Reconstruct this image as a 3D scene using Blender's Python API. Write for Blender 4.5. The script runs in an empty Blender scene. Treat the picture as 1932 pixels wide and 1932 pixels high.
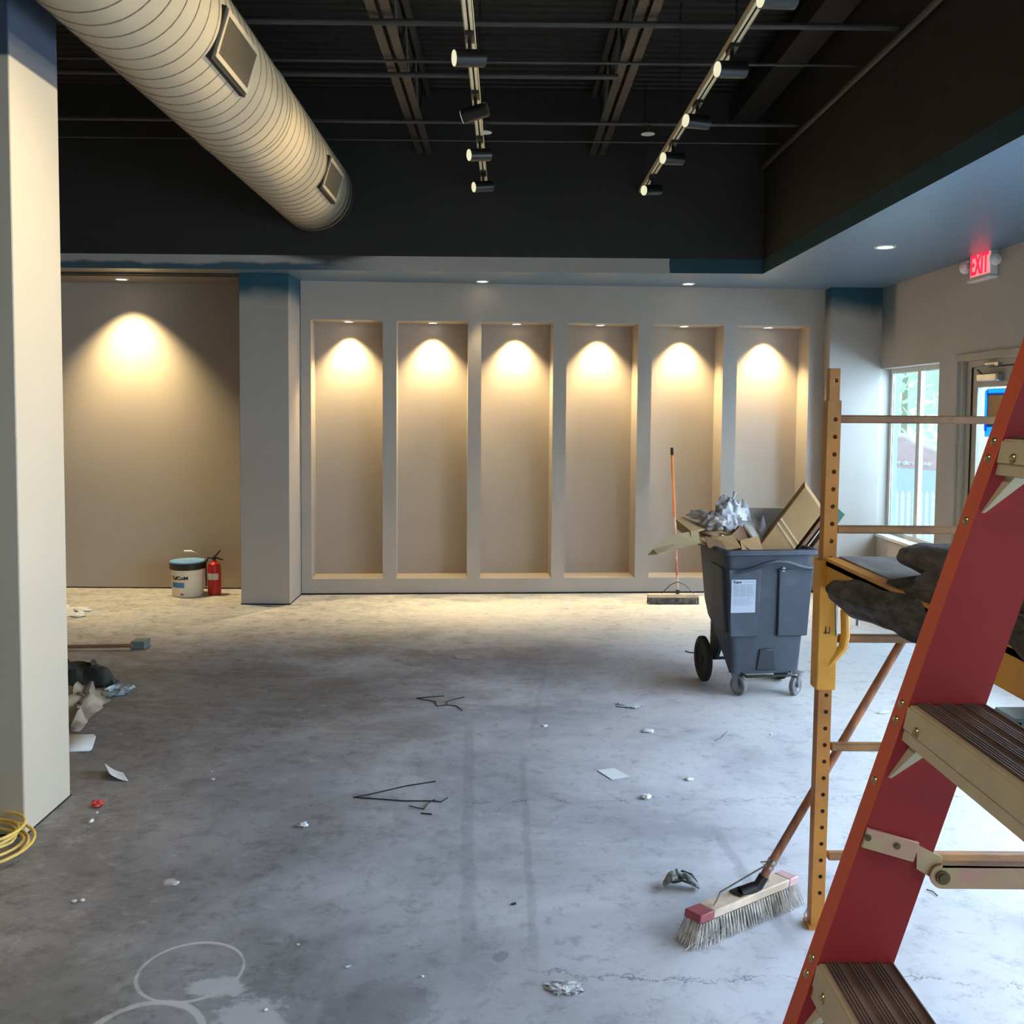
import bpy, bmesh, math, random
from math import sin, cos, pi, radians
from mathutils import Vector, Matrix, noise
random.seed(7)
C = bpy.context.scene.collection

# ------------------------------------------------------------------ camera
F, H, CX, CY = 1800.0, 1.65, 966.0, 874.5
_p, _a, _y = 0.0553, 0.0079, 11/1800
FW = Vector((sin(_y)*cos(_p), cos(_y)*cos(_p), -sin(_p)))
_R = Vector((cos(_y), -sin(_y), 0)); _U = Vector((sin(_y)*sin(_p), cos(_y)*sin(_p), cos(_p)))
RT = _R*cos(_a) + _U*sin(_a); UP = _U*cos(_a) - _R*sin(_a)
cd = bpy.data.cameras.new('camera'); cam = bpy.data.objects.new('camera', cd); C.objects.link(cam)
cd.sensor_width = 36; cd.lens = F/1932*36; cd.shift_y = -(966-CY)/1932; cd.shift_x = 0
cd.clip_start = 0.05; cd.clip_end = 300
m = Matrix((RT, UP, -FW)).transposed().to_4x4(); m.translation = Vector((0, 0, H)); cam.matrix_world = m
sc = bpy.context.scene; sc.camera = cam
def ray(px, py): return FW + RT*((px-CX)/F) - UP*((py-CY)/F)
def on_z(px, py, z=0.0):
    r = ray(px, py); t = (z-H)/r.z; return Vector((r.x*t, r.y*t, z))
def on_y(px, py, Y):
    r = ray(px, py); t = Y/r.y; return Vector((r.x*t, Y, H+r.z*t))
def on_x(px, py, X):
    r = ray(px, py); t = X/r.x; return Vector((X, r.y*t, H+r.z*t))

# ------------------------------------------------------------------ world, light, exposure
sc.view_settings.view_transform = 'Standard'; sc.view_settings.look = 'None'
sc.view_settings.gamma = 1; sc.view_settings.use_curve_mapping = False
sc.view_settings.exposure = 0.22
w = bpy.data.worlds.new('sky'); sc.world = w; w.use_nodes = True
wn = w.node_tree; wb = wn.nodes['Background']
wb.inputs[0].default_value = (0.70, 0.93, 0.97, 1); wb.inputs[1].default_value = 1.5

def area(name, loc, rot, sx, sy, energy, col, spread=pi):
    l = bpy.data.lights.new(name, 'AREA'); l.shape = 'RECTANGLE'; l.size = sx; l.size_y = sy
    l.energy = energy; l.color = col; l.spread = spread
    o = bpy.data.objects.new(name, l); o.location = loc; o.rotation_euler = rot; C.objects.link(o); return o
DAY = (0.60, 0.77, 1.0)
# daylight through the storefront glazing: right wall near the camera, front wall behind the camera, far window, door
area('daylight_side', (3.62, 2.55, 1.40), (0, radians(62), 0), 2.1, 5.6, 250, DAY, radians(135))
area('daylight_front', (0.9, -2.62, 1.45), (radians(90), 0, 0), 4.6, 2.3, 3, DAY)
area('daylight_far_window', (4.5, 6.9, 2.0), (0, radians(80), 0), 1.8, 2.6, 290, (.46, .70, 1.0))
def spot(name, loc, target, energy, size, blend=0.35, col=(1.0, 0.80, 0.43), r=0.03):
    l = bpy.data.lights.new(name, 'SPOT'); l.energy = energy; l.spot_size = radians(size); l.spot_blend = blend
    l.color = col; l.shadow_soft_size = r
    o = bpy.data.objects.new(name, l); o.location = loc; C.objects.link(o)
    d = Vector(target) - Vector(loc); o.rotation_euler = d.to_track_quat('-Z', 'Y').to_euler(); return o

# ------------------------------------------------------------------ materials
def srgb(c):
    return tuple((x/255/12.92 if x/255 <= 0.04045 else ((x/255+0.055)/1.055)**2.4) for x in c)
def base_mat(name, rough=0.6, metal=0.0, spec=0.5):
    mt = bpy.data.materials.new(name); mt.use_nodes = True; n = mt.node_tree; b = n.nodes['Principled BSDF']
    b.inputs['Roughness'].default_value = rough; b.inputs['Metallic'].default_value = metal
    b.inputs['Specular IOR Level'].default_value = spec
    return mt, n, b
def N(n, t, **k):
    x = n.nodes.new(t)
    for a, v in k.items(): setattr(x, a, v)
    return x
def noise_node(n, scale, detail=4, rough=0.6, coord='obj', stretch=None, dist=0.0):
    t = N(n, 'ShaderNodeNewGeometry') if coord == 'pos' else N(n, 'ShaderNodeTexCoord')
    out = t.outputs['Position'] if coord == 'pos' else t.outputs['Object']
    if stretch:
        mp = N(n, 'ShaderNodeMapping'); mp.inputs['Scale'].default_value = stretch; n.links.new(out, mp.inputs[0]); out = mp.outputs[0]
    ns = N(n, 'ShaderNodeTexNoise'); ns.inputs['Scale'].default_value = scale; ns.inputs['Detail'].default_value = detail
    ns.inputs['Roughness'].default_value = rough; ns.inputs['Distortion'].default_value = dist
    n.links.new(out, ns.inputs['Vector']); return ns
def mix(n, fac, a, b):
    mx = N(n, 'ShaderNodeMix', data_type='RGBA')
    for s, v in ((mx.inputs[0], fac), (mx.inputs[6], a), (mx.inputs[7], b)):
        if isinstance(v, (tuple, list)): s.default_value = (*v[:3], 1)
        elif isinstance(v, (int, float)): s.default_value = v
        else: n.links.new(v, s)
    return mx.outputs[2]
def ramp(n, val, lo, hi):
    r = N(n, 'ShaderNodeMapRange', interpolation_type='SMOOTHSTEP'); n.links.new(val, r.inputs[0])
    r.inputs[1].default_value = lo; r.inputs[2].default_value = hi; return r.outputs[0]
def math_(n, op, a, b=0.0, c=None):
    x = N(n, 'ShaderNodeMath', operation=op)
    for i, v in enumerate((a, b, c)):
        if v is None: continue
        if isinstance(v, (int, float)): x.inputs[i].default_value = v
        else: n.links.new(v, x.inputs[i])
    return x.outputs[0]
def bump(n, b, h, strength=0.2, dist=0.01):
    bp = N(n, 'ShaderNodeBump'); bp.inputs['Strength'].default_value = strength; bp.inputs['Distance'].default_value = dist
    n.links.new(h, bp.inputs['Height']); n.links.new(bp.outputs[0], b.inputs['Normal'])
def mat(name, col, rough=0.6, metal=0.0, var=0.15, scale=8, bmp=0.0, spec=0.5, col2=None, stretch=None, lo=0.35, hi=0.65):
    mt, n, b = base_mat(name, rough, metal, spec)
    c = srgb(col); c2 = srgb(col2) if col2 else tuple(x*(1-var) for x in c)
    ns = noise_node(n, scale, 5, stretch=stretch)
    n.links.new(mix(n, ramp(n, ns.outputs[0], lo, hi), c, c2), b.inputs['Base Color'])
    if bmp: bump(n, b, ns.outputs[0], bmp)
    return mt
def emit(name, col, strength):
    mt = bpy.data.materials.new(name); mt.use_nodes = True; n = mt.node_tree; b = n.nodes['Principled BSDF']
    b.inputs['Base Color'].default_value = (*srgb(col), 1)
    b.inputs['Emission Color'].default_value = (*srgb(col), 1); b.inputs['Emission Strength'].default_value = strength
    return mt
GREIGE = srgb((176, 163, 150)); TEAL = srgb((38, 78, 92))
def wall_paint(name, base=GREIGE, over=None, axis='Z', lo=0, hi=1, amp=0.12, nscale=2.5, rough=0.55, extra=None):
    """paint with an overspray edge: 'over' colour where position[axis] (+noise) passes lo..hi"""
    mt, n, b = base_mat(name, rough, 0, 0.35)
    g = N(n, 'ShaderNodeNewGeometry'); sp = N(n, 'ShaderNodeSeparateXYZ'); n.links.new(g.outputs['Position'], sp.inputs[0])
    ns = noise_node(n, 1.3, 4, coord='pos'); col = mix(n, ramp(n, ns.outputs[0], 0.3, 0.7), base, tuple(x*0.94 for x in base))
    if over:
        n2 = noise_node(n, nscale, 4, coord='pos')
        v = math_(n, 'ADD', sp.outputs[axis], math_(n, 'MULTIPLY', math_(n, 'SUBTRACT', n2.outputs[0], 0.5), amp*2))
        col = mix(n, ramp(n, v, lo, hi), col, over)
    if extra: col = extra(n, sp, col)
    n.links.new(col, b.inputs['Base Color'])
    n3 = noise_node(n, 160, 2, coord='pos'); bump(n, b, n3.outputs[0], 0.06, 0.002)
    return mt
m_wall = wall_paint('greige_wall_paint')
m_bcol = wall_paint('back_column_paint', GREIGE, TEAL, 'Z', 2.50, 2.68, 0.10)
m_rcol = wall_paint('corner_column_paint', GREIGE, TEAL, 'Z', 2.46, 2.68, 0.10)
m_ncol = wall_paint('near_column_paint', srgb((190, 178, 160)), srgb((66, 76, 92)), 'Z', 2.935, 2.95, 0.004)
def _rw(n, sp, col):   # teal overspray running down beside the corner column
    n2 = noise_node(n, 2.0, 3, coord='pos')
    v = math_(n, 'ADD', sp.outputs['Y'], math_(n, 'MULTIPLY', n2.outputs[0], 0.08))
    m1 = ramp(n, v, 8.25, 8.36)
    m2 = ramp(n, sp.outputs['Z'], 2.15, 2.6)
    return mix(n, math_(n, 'MULTIPLY', math_(n, 'MULTIPLY', m1, m2), 0.8), col, srgb((74, 96, 112)))
m_rwall = wall_paint('right_wall_paint', srgb((184, 173, 160)), extra=_rw)
def _fas(n, sp, col):
    n2 = noise_node(n, 1.6, 5, coord='pos', stretch=(1, 1, 3.0))
    blotch = ramp(n, math_(n, 'SUBTRACT', math_(n, 'ADD', n2.outputs[0], math_(n, 'MULTIPLY', math_(n, 'SUBTRACT', 2.84, sp.outputs['Z']), 4.5)), 0.0), 0.48, 0.66)
    left = ramp(n, math_(n, 'MULTIPLY', sp.outputs['X'], -1), 0.9, 1.7)
    col = mix(n, math_(n, 'MULTIPLY', math_(n, 'MULTIPLY', blotch, left), 0.9), col, TEAL)
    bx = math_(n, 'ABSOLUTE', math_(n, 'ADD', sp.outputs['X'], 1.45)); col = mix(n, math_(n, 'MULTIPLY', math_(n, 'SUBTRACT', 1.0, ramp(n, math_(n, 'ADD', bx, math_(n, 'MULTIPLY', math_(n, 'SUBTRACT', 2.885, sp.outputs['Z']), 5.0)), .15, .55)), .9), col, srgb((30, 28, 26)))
    n3 = noise_node(n, 14, 3, coord='pos')
    x = math_(n, 'ADD', sp.outputs['X'], math_(n, 'MULTIPLY', n3.outputs[0], 0.05))
    return mix(n, ramp(n, x, 1.325, 1.335), col, srgb((34, 66, 76)))
m_fascia = wall_paint('fascia_paint', srgb((176, 166, 156)), extra=_fas)
m_teal = mat('dark_teal_paint', (34, 68, 76), 0.5, var=0.15, scale=2)
def _sof(n, sp, col):
    n2 = noise_node(n, 0.9, 3, coord='pos')
    col = mix(n, math_(n, 'MULTIPLY', ramp(n, n2.outputs[0], 0.4, 0.65), 0.3), col, srgb((86, 112, 126)))
    return mix(n, ramp(n, math_(n, 'MULTIPLY', sp.outputs['X'], -1), 2.22, 2.24), col, srgb((140, 126, 110)))
m_soffit = wall_paint('soffit_slate_blue_paint', srgb((98, 120, 138)), extra=_sof, rough=0.38)
m_soffit.node_tree.nodes['Principled BSDF'].inputs['Specular IOR Level'].default_value = 0.6
m_black = mat('black_ceiling_paint', (41, 37, 32), 0.7, var=0.2, scale=1.2)
m_deck = mat('black_deck_paint', (34, 32, 30), 0.55, var=0.2, scale=1.2)
m_steel = mat('black_painted_steel', (66, 58, 50), 0.5, var=0.2, scale=3)
m_pipe = mat('dark_painted_pipe', (66, 62, 58), 0.45, var=0.2, scale=3)
m_white = mat('white_plastic', (226, 224, 218), 0.4, var=0.06)
m_frame = mat('beige_window_frame', (206, 200, 190), 0.4, var=0.08)
m_door = mat('beige_door_paint', (176, 164, 144), 0.45, var=0.1)
def _dk(n, sp, col):   # black overspray over the far end of the duct
    n2 = noise_node(n, 3, 3, coord='pos')
    return mix(n, ramp(n, math_(n, 'ADD', sp.outputs['Y'], math_(n, 'MULTIPLY', n2.outputs[0], .25)), 7.2, 7.8), col, srgb((34, 31, 28)))
m_duct = wall_paint('cream_painted_duct', srgb((178, 164, 140)), extra=_dk, rough=.5)
m_grille = mat('grey_beige_grille', (132, 118, 96), 0.5, var=0.1, scale=20)
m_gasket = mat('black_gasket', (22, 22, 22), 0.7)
m_lamp = emit('lamp_lens', (255, 246, 214), 8.0)
m_headlens = emit('spot_lens', (236, 232, 196), .75)
m_dark = mat('black_metal', (28, 27, 26), 0.35, var=0.15)
m_track = mat('cream_track', (238, 216, 176), 0.45, var=0.1)
m_chrome = mat('chrome', (190, 190, 188), 0.25, 1.0, var=0.1)
m_glass, _n, _b = base_mat('clear_glass', 0.02)
_b.inputs['Transmission Weight'].default_value = 1.0; _b.inputs['IOR'].default_value = 1.02
_b.inputs['Base Color'].default_value = (0.93, 0.97, 0.97, 1)

def floor_mat():
    mt, n, b = base_mat('stained_concrete', 0.55, 0, 0.35)
    g = N(n, 'ShaderNodeNewGeometry'); P = g.outputs['Position']
    sp = N(n, 'ShaderNodeSeparateXYZ'); n.links.new(P, sp.inputs[0]); X, Y = sp.outputs['X'], sp.outputs['Y']
    big = noise_node(n, 0.75, 6, 0.62, 'pos', dist=0.4)
    col = mix(n, ramp(n, big.outputs[0], 0.36, 0.66), srgb((184, 183, 188)), srgb((140, 139, 146)))
    # dirt worn in on the left and near left, partly dimmer light painted in
    dn = noise_node(n, 1.1, 6, 0.6, 'pos', dist=0.6)
    s = math_(n, 'ADD', math_(n, 'MULTIPLY', X, -0.55), math_(n, 'MULTIPLY', math_(n, 'SUBTRACT', dn.outputs[0], 0.5), 2.6))
    dirt_shade = ramp(n, s, -0.25, 1.0)
    far = math_(n, 'SUBTRACT', 1.0, ramp(n, math_(n, 'ADD', Y, math_(n, 'MULTIPLY', dn.outputs[0], 1.2)), 6.6, 8.2))
    col = mix(n, math_(n, 'MULTIPLY', math_(n, 'MULTIPLY', dirt_shade, far), 0.56), col, srgb((96, 91, 90)))
    # brown-grey smudges dragged across (mid field)
    sm = noise_node(n, 2.4, 7, 0.7, 'pos', stretch=(0.8, 1.6, 1), dist=0.8)
    band = math_(n, 'MULTIPLY', ramp(n, Y, 4.2, 5.4), math_(n, 'SUBTRACT', 1.0, ramp(n, Y, 6.9, 7.8)))
    lft = ramp(n, math_(n, 'MULTIPLY', X, -1), -1.4, 1.0)
    smk = math_(n, 'MULTIPLY', math_(n, 'MULTIPLY', ramp(n, sm.outputs[0], 0.46, 0.62), band), lft)
    col = mix(n, math_(n, 'MULTIPLY', smk, 0.6), col, srgb((108, 94, 84)))
    fj = noise_node(n, 5, 10, 0.82, 'pos', stretch=(1, 1.3, 1), dist=0.25)
    # paler near the walls and on the right
    du = noise_node(n, 1.7, 6, 0.65, 'pos', dist=0.3)
    nearwall = ramp(n, math_(n, 'ADD', Y, math_(n, 'MULTIPLY', math_(n, 'SUBTRACT', du.outputs[0], 0.5), 2.0)), 5.9, 8.1)
    right = ramp(n, math_(n, 'ADD', X, math_(n, 'MULTIPLY', math_(n, 'SUBTRACT', du.outputs[0], 0.5), 1.6)), 0.7, 2.0)
    col = mix(n, math_(n, 'MULTIPLY', math_(n, 'MULTIPLY', nearwall, ramp(n, fj.outputs[0], .34, .56)), 0.75), col, srgb((206, 198, 186)))
    col = mix(n, math_(n, 'MULTIPLY', right, 0.75), col, srgb((196, 194, 192)))
    # fine mottling and speckle
    fi = noise_node(n, 11, 9, 0.8, 'pos', dist=0.2)
    col = mix(n, math_(n, 'MULTIPLY', ramp(n, fi.outputs[0], 0.50, 0.66), 0.42), col, srgb((96, 94, 98)))
    col = mix(n, math_(n, 'MULTIPLY', ramp(n, fj.outputs[0], 0.56, 0.70), 0.45), col, srgb((200, 198, 198)))
    fg = noise_node(n, 9, 12, 0.76, 'pos', stretch=(1, 1.3, 1), dist=0.35)
    col = mix(n, math_(n, 'MULTIPLY', math_(n, 'MULTIPLY', ramp(n, fg.outputs[0], 0.49, 0.66), math_(n, 'ADD', math_(n, 'MULTIPLY', dirt_shade, 0.6), 0.12)), 0.8), col, srgb((72, 70, 72)))
    col = mix(n, math_(n, 'MULTIPLY', math_(n, 'MULTIPLY', math_(n, 'SUBTRACT', 1.0, ramp(n, fg.outputs[0], 0.38, 0.46)), dirt_shade), 0.55), col, srgb((158, 156, 158)))
    spk = noise_node(n, 60, 3, 0.6, 'pos')
    col = mix(n, math_(n, 'MULTIPLY', ramp(n, spk.outputs[0], 0.70, 0.76), 0.5), col, srgb((200, 198, 194)))
    # bucket rings and dried compound in the near left corner
    wob = noise_node(n, 6, 4, 0.6, 'pos')
    rings = None
    def ring(cx, cy, r, wdt, br=0.5, thr=0.25):
        dx = math_(n, 'SUBTRACT', X, cx); dy = math_(n, 'SUBTRACT', Y, cy)
        d = math_(n, 'SQRT', math_(n, 'ADD', math_(n, 'MULTIPLY', dx, dx), math_(n, 'MULTIPLY', dy, dy)))
        e = math_(n, 'ABSOLUTE', math_(n, 'SUBTRACT', d, r))
        lw = math_(n, 'ADD', math_(n, 'MULTIPLY', wob.outputs[0], wdt), wdt*0.2)
        v = math_(n, 'SUBTRACT', 1.0, ramp(n, math_(n, 'DIVIDE', e, lw), 0.5, 1.0))
        return math_(n, 'MULTIPLY', v, ramp(n, wob.outputs[0], thr, br))
    c1 = on_z(360, 1832); c2 = on_z(268, 1958)
    for cc, rr, wd in ((c1, 0.150, 0.010), (c2, 0.150, 0.020)):
        v = ring(cc.x, cc.y, rr, wd); col = mix(n, math_(n, 'MULTIPLY', v, 0.95), col, srgb((196, 194, 196)))
    def patch(px, py, rx, ry, lo, hi, k, c, nz=wob):
        q = on_z(px, py); dx = math_(n, 'DIVIDE', math_(n, 'SUBTRACT', X, q.x), rx); dy = math_(n, 'DIVIDE', math_(n, 'SUBTRACT', Y, q.y), ry)
        d = math_(n, 'SQRT', math_(n, 'ADD', math_(n, 'MULTIPLY', dx, dx), math_(n, 'MULTIPLY', dy, dy)))
        v = math_(n, 'ADD', d, math_(n, 'MULTIPLY', nz.outputs[0], 1.6))
        return mix(n, math_(n, 'MULTIPLY', math_(n, 'SUBTRACT', 1.0, ramp(n, v, lo, hi)), k), col, srgb(c))
    rough_n = noise_node(n, 14, 7, 0.7, 'pos', dist=0.4)
    col = patch(410, 1862, 0.10, 0.07, 1.35, 1.65, 0.9, (190, 188, 190), rough_n)
    col = patch(470, 1925, 0.14, 0.14, 1.3, 1.6, 0.9, (186, 184, 186), rough_n)
    col = patch(590, 1745, 0.12, 0.10, 1.25, 1.7, 0.35, (176, 174, 174), rough_n)
    col = patch(320, 1665, 0.03, 0.04, 1.3, 1.7, 0.7, (198, 196, 196), rough_n)
    col = patch(1065, 1862, 0.05, 0.045, 1.3, 1.6, 0.75, (215, 213, 213), rough_n)
    col = patch(945, 1806, 0.03, 0.04, 1.4, 1.7, 0.5, (92, 92, 96), rough_n)
    col = patch(60, 1870, 0.35, 0.25, 1.3, 1.9, 0.5, (92, 92, 88), rough_n)
    col = patch(720, 1900, 0.22, 0.16, 1.3, 1.7, 0.4, (96, 94, 98), rough_n)
    col = patch(480, 1300, 0.8, 0.5, 1.2, 1.9, 0.35, (104, 94, 86), rough_n)
    # two faint drag marks running away from the camera
    for (xa, ya), (xb, yb), wd, k in (((880, 1850), (885, 1360), 0.035, 0.22), ((1010, 1830), (985, 1420), 0.02, 0.25), ((1345, 1560), (1500, 1790), 0.03, 0.28), ((1000, 1400), (1030, 1250), 0.02, 0.15)):
        A = on_z(xa, ya); B = on_z(xb, yb); D = (B-A).normalized(); L = (B-A).length
        dx = math_(n, 'SUBTRACT', X, A.x); dy = math_(n, 'SUBTRACT', Y, A.y)
        per = math_(n, 'ABSOLUTE', math_(n, 'ADD', math_(n, 'SUBTRACT', math_(n, 'MULTIPLY', dx, D.y), math_(n, 'MULTIPLY', dy, D.x)), math_(n, 'MULTIPLY', math_(n, 'SUBTRACT', wob.outputs[0], 0.5), 0.05)))
        al = math_(n, 'ADD', math_(n, 'MULTIPLY', dx, D.x), math_(n, 'MULTIPLY', dy, D.y))
        inside = math_(n, 'MULTIPLY', ramp(n, al, -0.1, 0.25), math_(n, 'SUBTRACT', 1.0, ramp(n, al, L-0.2, L+0.1)))
        v = math_(n, 'MULTIPLY', math_(n, 'SUBTRACT', 1.0, ramp(n, per, wd*0.4, wd)), inside)
        col = mix(n, math_(n, 'MULTIPLY', v, k), col, srgb((84, 86, 96)))
    # hairline cracks running across
    cr = noise_node(n, 3.5, 6, 0.75, 'pos')
    for y0, k, xl in ((3.94, 0.05, -0.3), (2.72, -0.03, 0.0)):
        v = math_(n, 'SUBTRACT', Y, math_(n, 'ADD', y0, math_(n, 'ADD', math_(n, 'MULTIPLY', X, k), math_(n, 'MULTIPLY', math_(n, 'SUBTRACT', cr.outputs[0], 0.5), 0.30))))
        ln = math_(n, 'SUBTRACT', 1.0, ramp(n, math_(n, 'ABSOLUTE', v), 0.001, 0.006))
        ln = math_(n, 'MULTIPLY', ln, math_(n, 'MULTIPLY', ramp(n, X, xl, xl+0.2), ramp(n, fi.outputs[0], 0.42, 0.52)))
        col = mix(n, math_(n, 'MULTIPLY', ln, 0.6), col, srgb((60, 60, 66)))
    n.links.new(col, b.inputs['Base Color'])
    rr = N(n, 'ShaderNodeMapRange'); n.links.new(big.outputs[0], rr.inputs[0]); rr.inputs[3].default_value = 0.42; rr.inputs[4].default_value = 0.68
    n.links.new(rr.outputs[0], b.inputs['Roughness'])
    bump(n, b, fi.outputs[0], 0.12, 0.004)
    return mt
m_floor = floor_mat()

# ------------------------------------------------------------------ mesh helpers
class MB:
    def __init__(s): s.v = []; s.f = []; s.mi = []; s.m = 0
    def add(s, vs, fs):
        o = len(s.v); s.v += [Vector(x) for x in vs]; s.f += [tuple(i+o for i in f) for f in fs]; s.mi += [s.m]*len(fs); return s
    def box(s, lo, hi, M=None):
        (x0, y0, z0), (x1, y1, z1) = lo, hi
        v = [Vector(p) for p in ((x0,y0,z0),(x1,y0,z0),(x1,y1,z0),(x0,y1,z0),(x0,y0,z1),(x1,y0,z1),(x1,y1,z1),(x0,y1,z1))]
        if M: v = [M @ p for p in v]
        return s.add(v, [(0,3,2,1),(4,5,6,7),(0,1,5,4),(1,2,6,5),(2,3,7,6),(3,0,4,7)])
    def hexa(s, v8):  # bottom 4, top 4
        return s.add(v8, [(0,3,2,1),(4,5,6,7),(0,1,5,4),(1,2,6,5),(2,3,7,6),(3,0,4,7)])
    def cyl(s, a, b, r, r2=None, seg=16, cap=True):
        a, b = Vector(a), Vector(b); r2 = r if r2 is None else r2
        d = (b-a).normalized(); q = d.orthogonal().normalized(); t = d.cross(q)
        v = []
        for i in range(seg):
            c = q*cos(2*pi*i/seg) + t*sin(2*pi*i/seg); v += [a+c*r, b+c*r2]
        f = [(2*i, 2*((i+1) % seg), 2*((i+1) % seg)+1, 2*i+1) for i in range(seg)]
        if cap: f += [tuple(2*i for i in range(seg))[::-1], tuple(2*i+1 for i in range(seg))]
        return s.add(v, f)
    def tube(s, pts, r, seg=8, closed=False):
        pts = [Vector(p) for p in pts]; n = len(pts); v = []; prev = None
        rr = r if isinstance(r, (list, tuple)) else [r]*n
        for i, p in enumerate(pts):
            a = pts[(i-1) % n] if (closed or i > 0) else p; b = pts[(i+1) % n] if (closed or i < n-1) else p
            d = (b-a).normalized()
            q = d.orthogonal().normalized() if prev is None else (prev - d*prev.dot(d)).normalized()
            prev = q; t = d.cross(q)
            for k in range(seg): v.append(p + (q*cos(2*pi*k/seg) + t*sin(2*pi*k/seg))*rr[i])
        f = []
        for i in range(n if closed else n-1):
            for k in range(seg):
                a0 = i*seg+k; a1 = i*seg+(k+1) % seg; j = (i+1) % n
                f.append((a0, a1, j*seg+(k+1) % seg, j*seg+k))
        if not closed: f += [tuple(range(seg))[::-1], tuple((n-1)*seg+k for k in range(seg))]
        return s.add(v, f)
    def lathe(s, prof, seg=32, M=None, cap=False):
        v = []; n = len(prof)
        for i in range(seg):
            a = 2*pi*i/seg
            for r, z in prof: v.append(Vector((r*cos(a), r*sin(a), z)))
        f = [(i*n+k, ((i+1) % seg)*n+k, ((i+1) % seg)*n+k+1, i*n+k+1) for i in range(seg) for k in range(n-1)]
        if cap: f += [tuple(i*n for i in range(seg))[::-1], tuple(i*n+n-1 for i in range(seg))]
        if M: v = [M @ p for p in v]
        return s.add(v, f)
    def prism(s, poly, dvec, M=None):
        n = len(poly); a = [Vector(p) for p in poly]; b = [p+Vector(dvec) for p in a]; v = a+b
        if M: v = [M @ p for p in v]
        f = [tuple(range(n))[::-1], tuple(range(n, 2*n))] + [(i, (i+1) % n, n+(i+1) % n, n+i) for i in range(n)]
        return s.add(v, f)
    def grid(s, nu, nv, fn):
        v = [fn(i/(nu-1), j/(nv-1)) for i in range(nu) for j in range(nv)]
        f = [(i*nv+j, (i+1)*nv+j, (i+1)*nv+j+1, i*nv+j+1) for i in range(nu-1) for j in range(nv-1)]
        return s.add(v, f)
    def sphere(s, c, r, seg=12, rings=8, sc=(1, 1, 1)):
        c = Vector(c); v = []; f = []
        for i in range(rings+1):
            t = pi*i/rings
            for k in range(seg):
                a = 2*pi*k/seg; v.append(c+Vector((r*sin(t)*cos(a)*sc[0], r*sin(t)*sin(a)*sc[1], r*cos(t)*sc[2])))
        for i in range(rings):
            for k in range(seg):
                f.append((i*seg+k, i*seg+(k+1) % seg, (i+1)*seg+(k+1) % seg, (i+1)*seg+k))
        return s.add(v, f)
    def build(s, name, mats, parent=None, bevel=0, smooth=True, thick=0, sub=0, angle=35, loc=None):
        me = bpy.data.meshes.new(name)
        vs = s.v
        if parent is not None and loc is None:
            pl = wloc(parent); vs = [p-pl for p in s.v]
        elif loc is not None:
            vs = [p-Vector(loc) for p in s.v]
        me.from_pydata([tuple(p) for p in vs], [], s.f); me.update()
        bm = bmesh.new(); bm.from_mesh(me); bmesh.ops.remove_doubles(bm, verts=bm.verts, dist=1e-6)
        bmesh.ops.recalc_face_normals(bm, faces=bm.faces); bm.to_mesh(me); bm.free()
        if not isinstance(mats, (list, tuple)): mats = [mats]
        for x in mats: me.materials.append(x)
        if len(mats) > 1 and len(me.polygons) == len(s.mi):
            for p, i in zip(me.polygons, s.mi): p.material_index = i
        if smooth:
            for p in me.polygons: p.use_smooth = True
            me.set_sharp_from_angle(angle=radians(angle))
        o = bpy.data.objects.new(name, me); C.objects.link(o)
        if parent is not None: o.parent = parent
        elif loc is not None: o.location = loc
        if thick: md = o.modifiers.new('thick', 'SOLIDIFY'); md.thickness = thick; md.offset = 0
        if sub: md = o.modifiers.new('sub', 'SUBSURF'); md.levels = sub; md.render_levels = sub
        if bevel: md = o.modifiers.new('bevel', 'BEVEL'); md.width = bevel; md.segments = 2; md.limit_method = 'ANGLE'
        return o
def wloc(o):
    l = Vector(o.location)
    while o.parent is not None: o = o.parent; l += Vector(o.location)
    return l
def tag(o, label=None, cat=None, group=None, kind=None):
    if label: o['label'] = label
    if cat: o['category'] = cat
    if group: o['group'] = group
    if kind: o['kind'] = kind
    return o
def thing(name, loc, label, cat, group=None):
    o = bpy.data.objects.new(name, None); o.empty_display_size = 0.1; C.objects.link(o); o.location = loc
    return tag(o, label, cat, group)
def struct(o, label, cat=None): o['kind'] = 'structure'; o['label'] = label; o['category'] = cat or 'wall'; return o
def text(s, name, size, M, mt, parent=None, ext=0.0006, align='LEFT', sx=1.0, bold=0.0):
    cu = bpy.data.curves.new(name+'_font', 'FONT'); cu.body = s; cu.size = size; cu.extrude = ext; cu.align_x = align; cu.offset = bold
    t = bpy.data.objects.new('tmp', cu); C.objects.link(t); bpy.context.view_layer.update()
    me = bpy.data.meshes.new_from_object(t.evaluated_get(bpy.context.evaluated_depsgraph_get()))
    bpy.data.objects.remove(t); M2 = M @ Matrix.Scale(sx, 4, (1, 0, 0))
    if parent is not None: M2 = Matrix.Translation(-wloc(parent)) @ M2
    me.transform(M2); me.materials.clear(); me.materials.append(mt)
    o = bpy.data.objects.new(name, me); C.objects.link(o)
    if parent is not None: o.parent = parent
    return o
def frameM(o, x, y):  # matrix: local x, y in world
    x = Vector(x).normalized(); y = Vector(y); y = (y-x*y.dot(x)).normalized(); z = x.cross(y)
    m = Matrix((x, y, z)).transposed().to_4x4(); m.translation = Vector(o); return m

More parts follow.
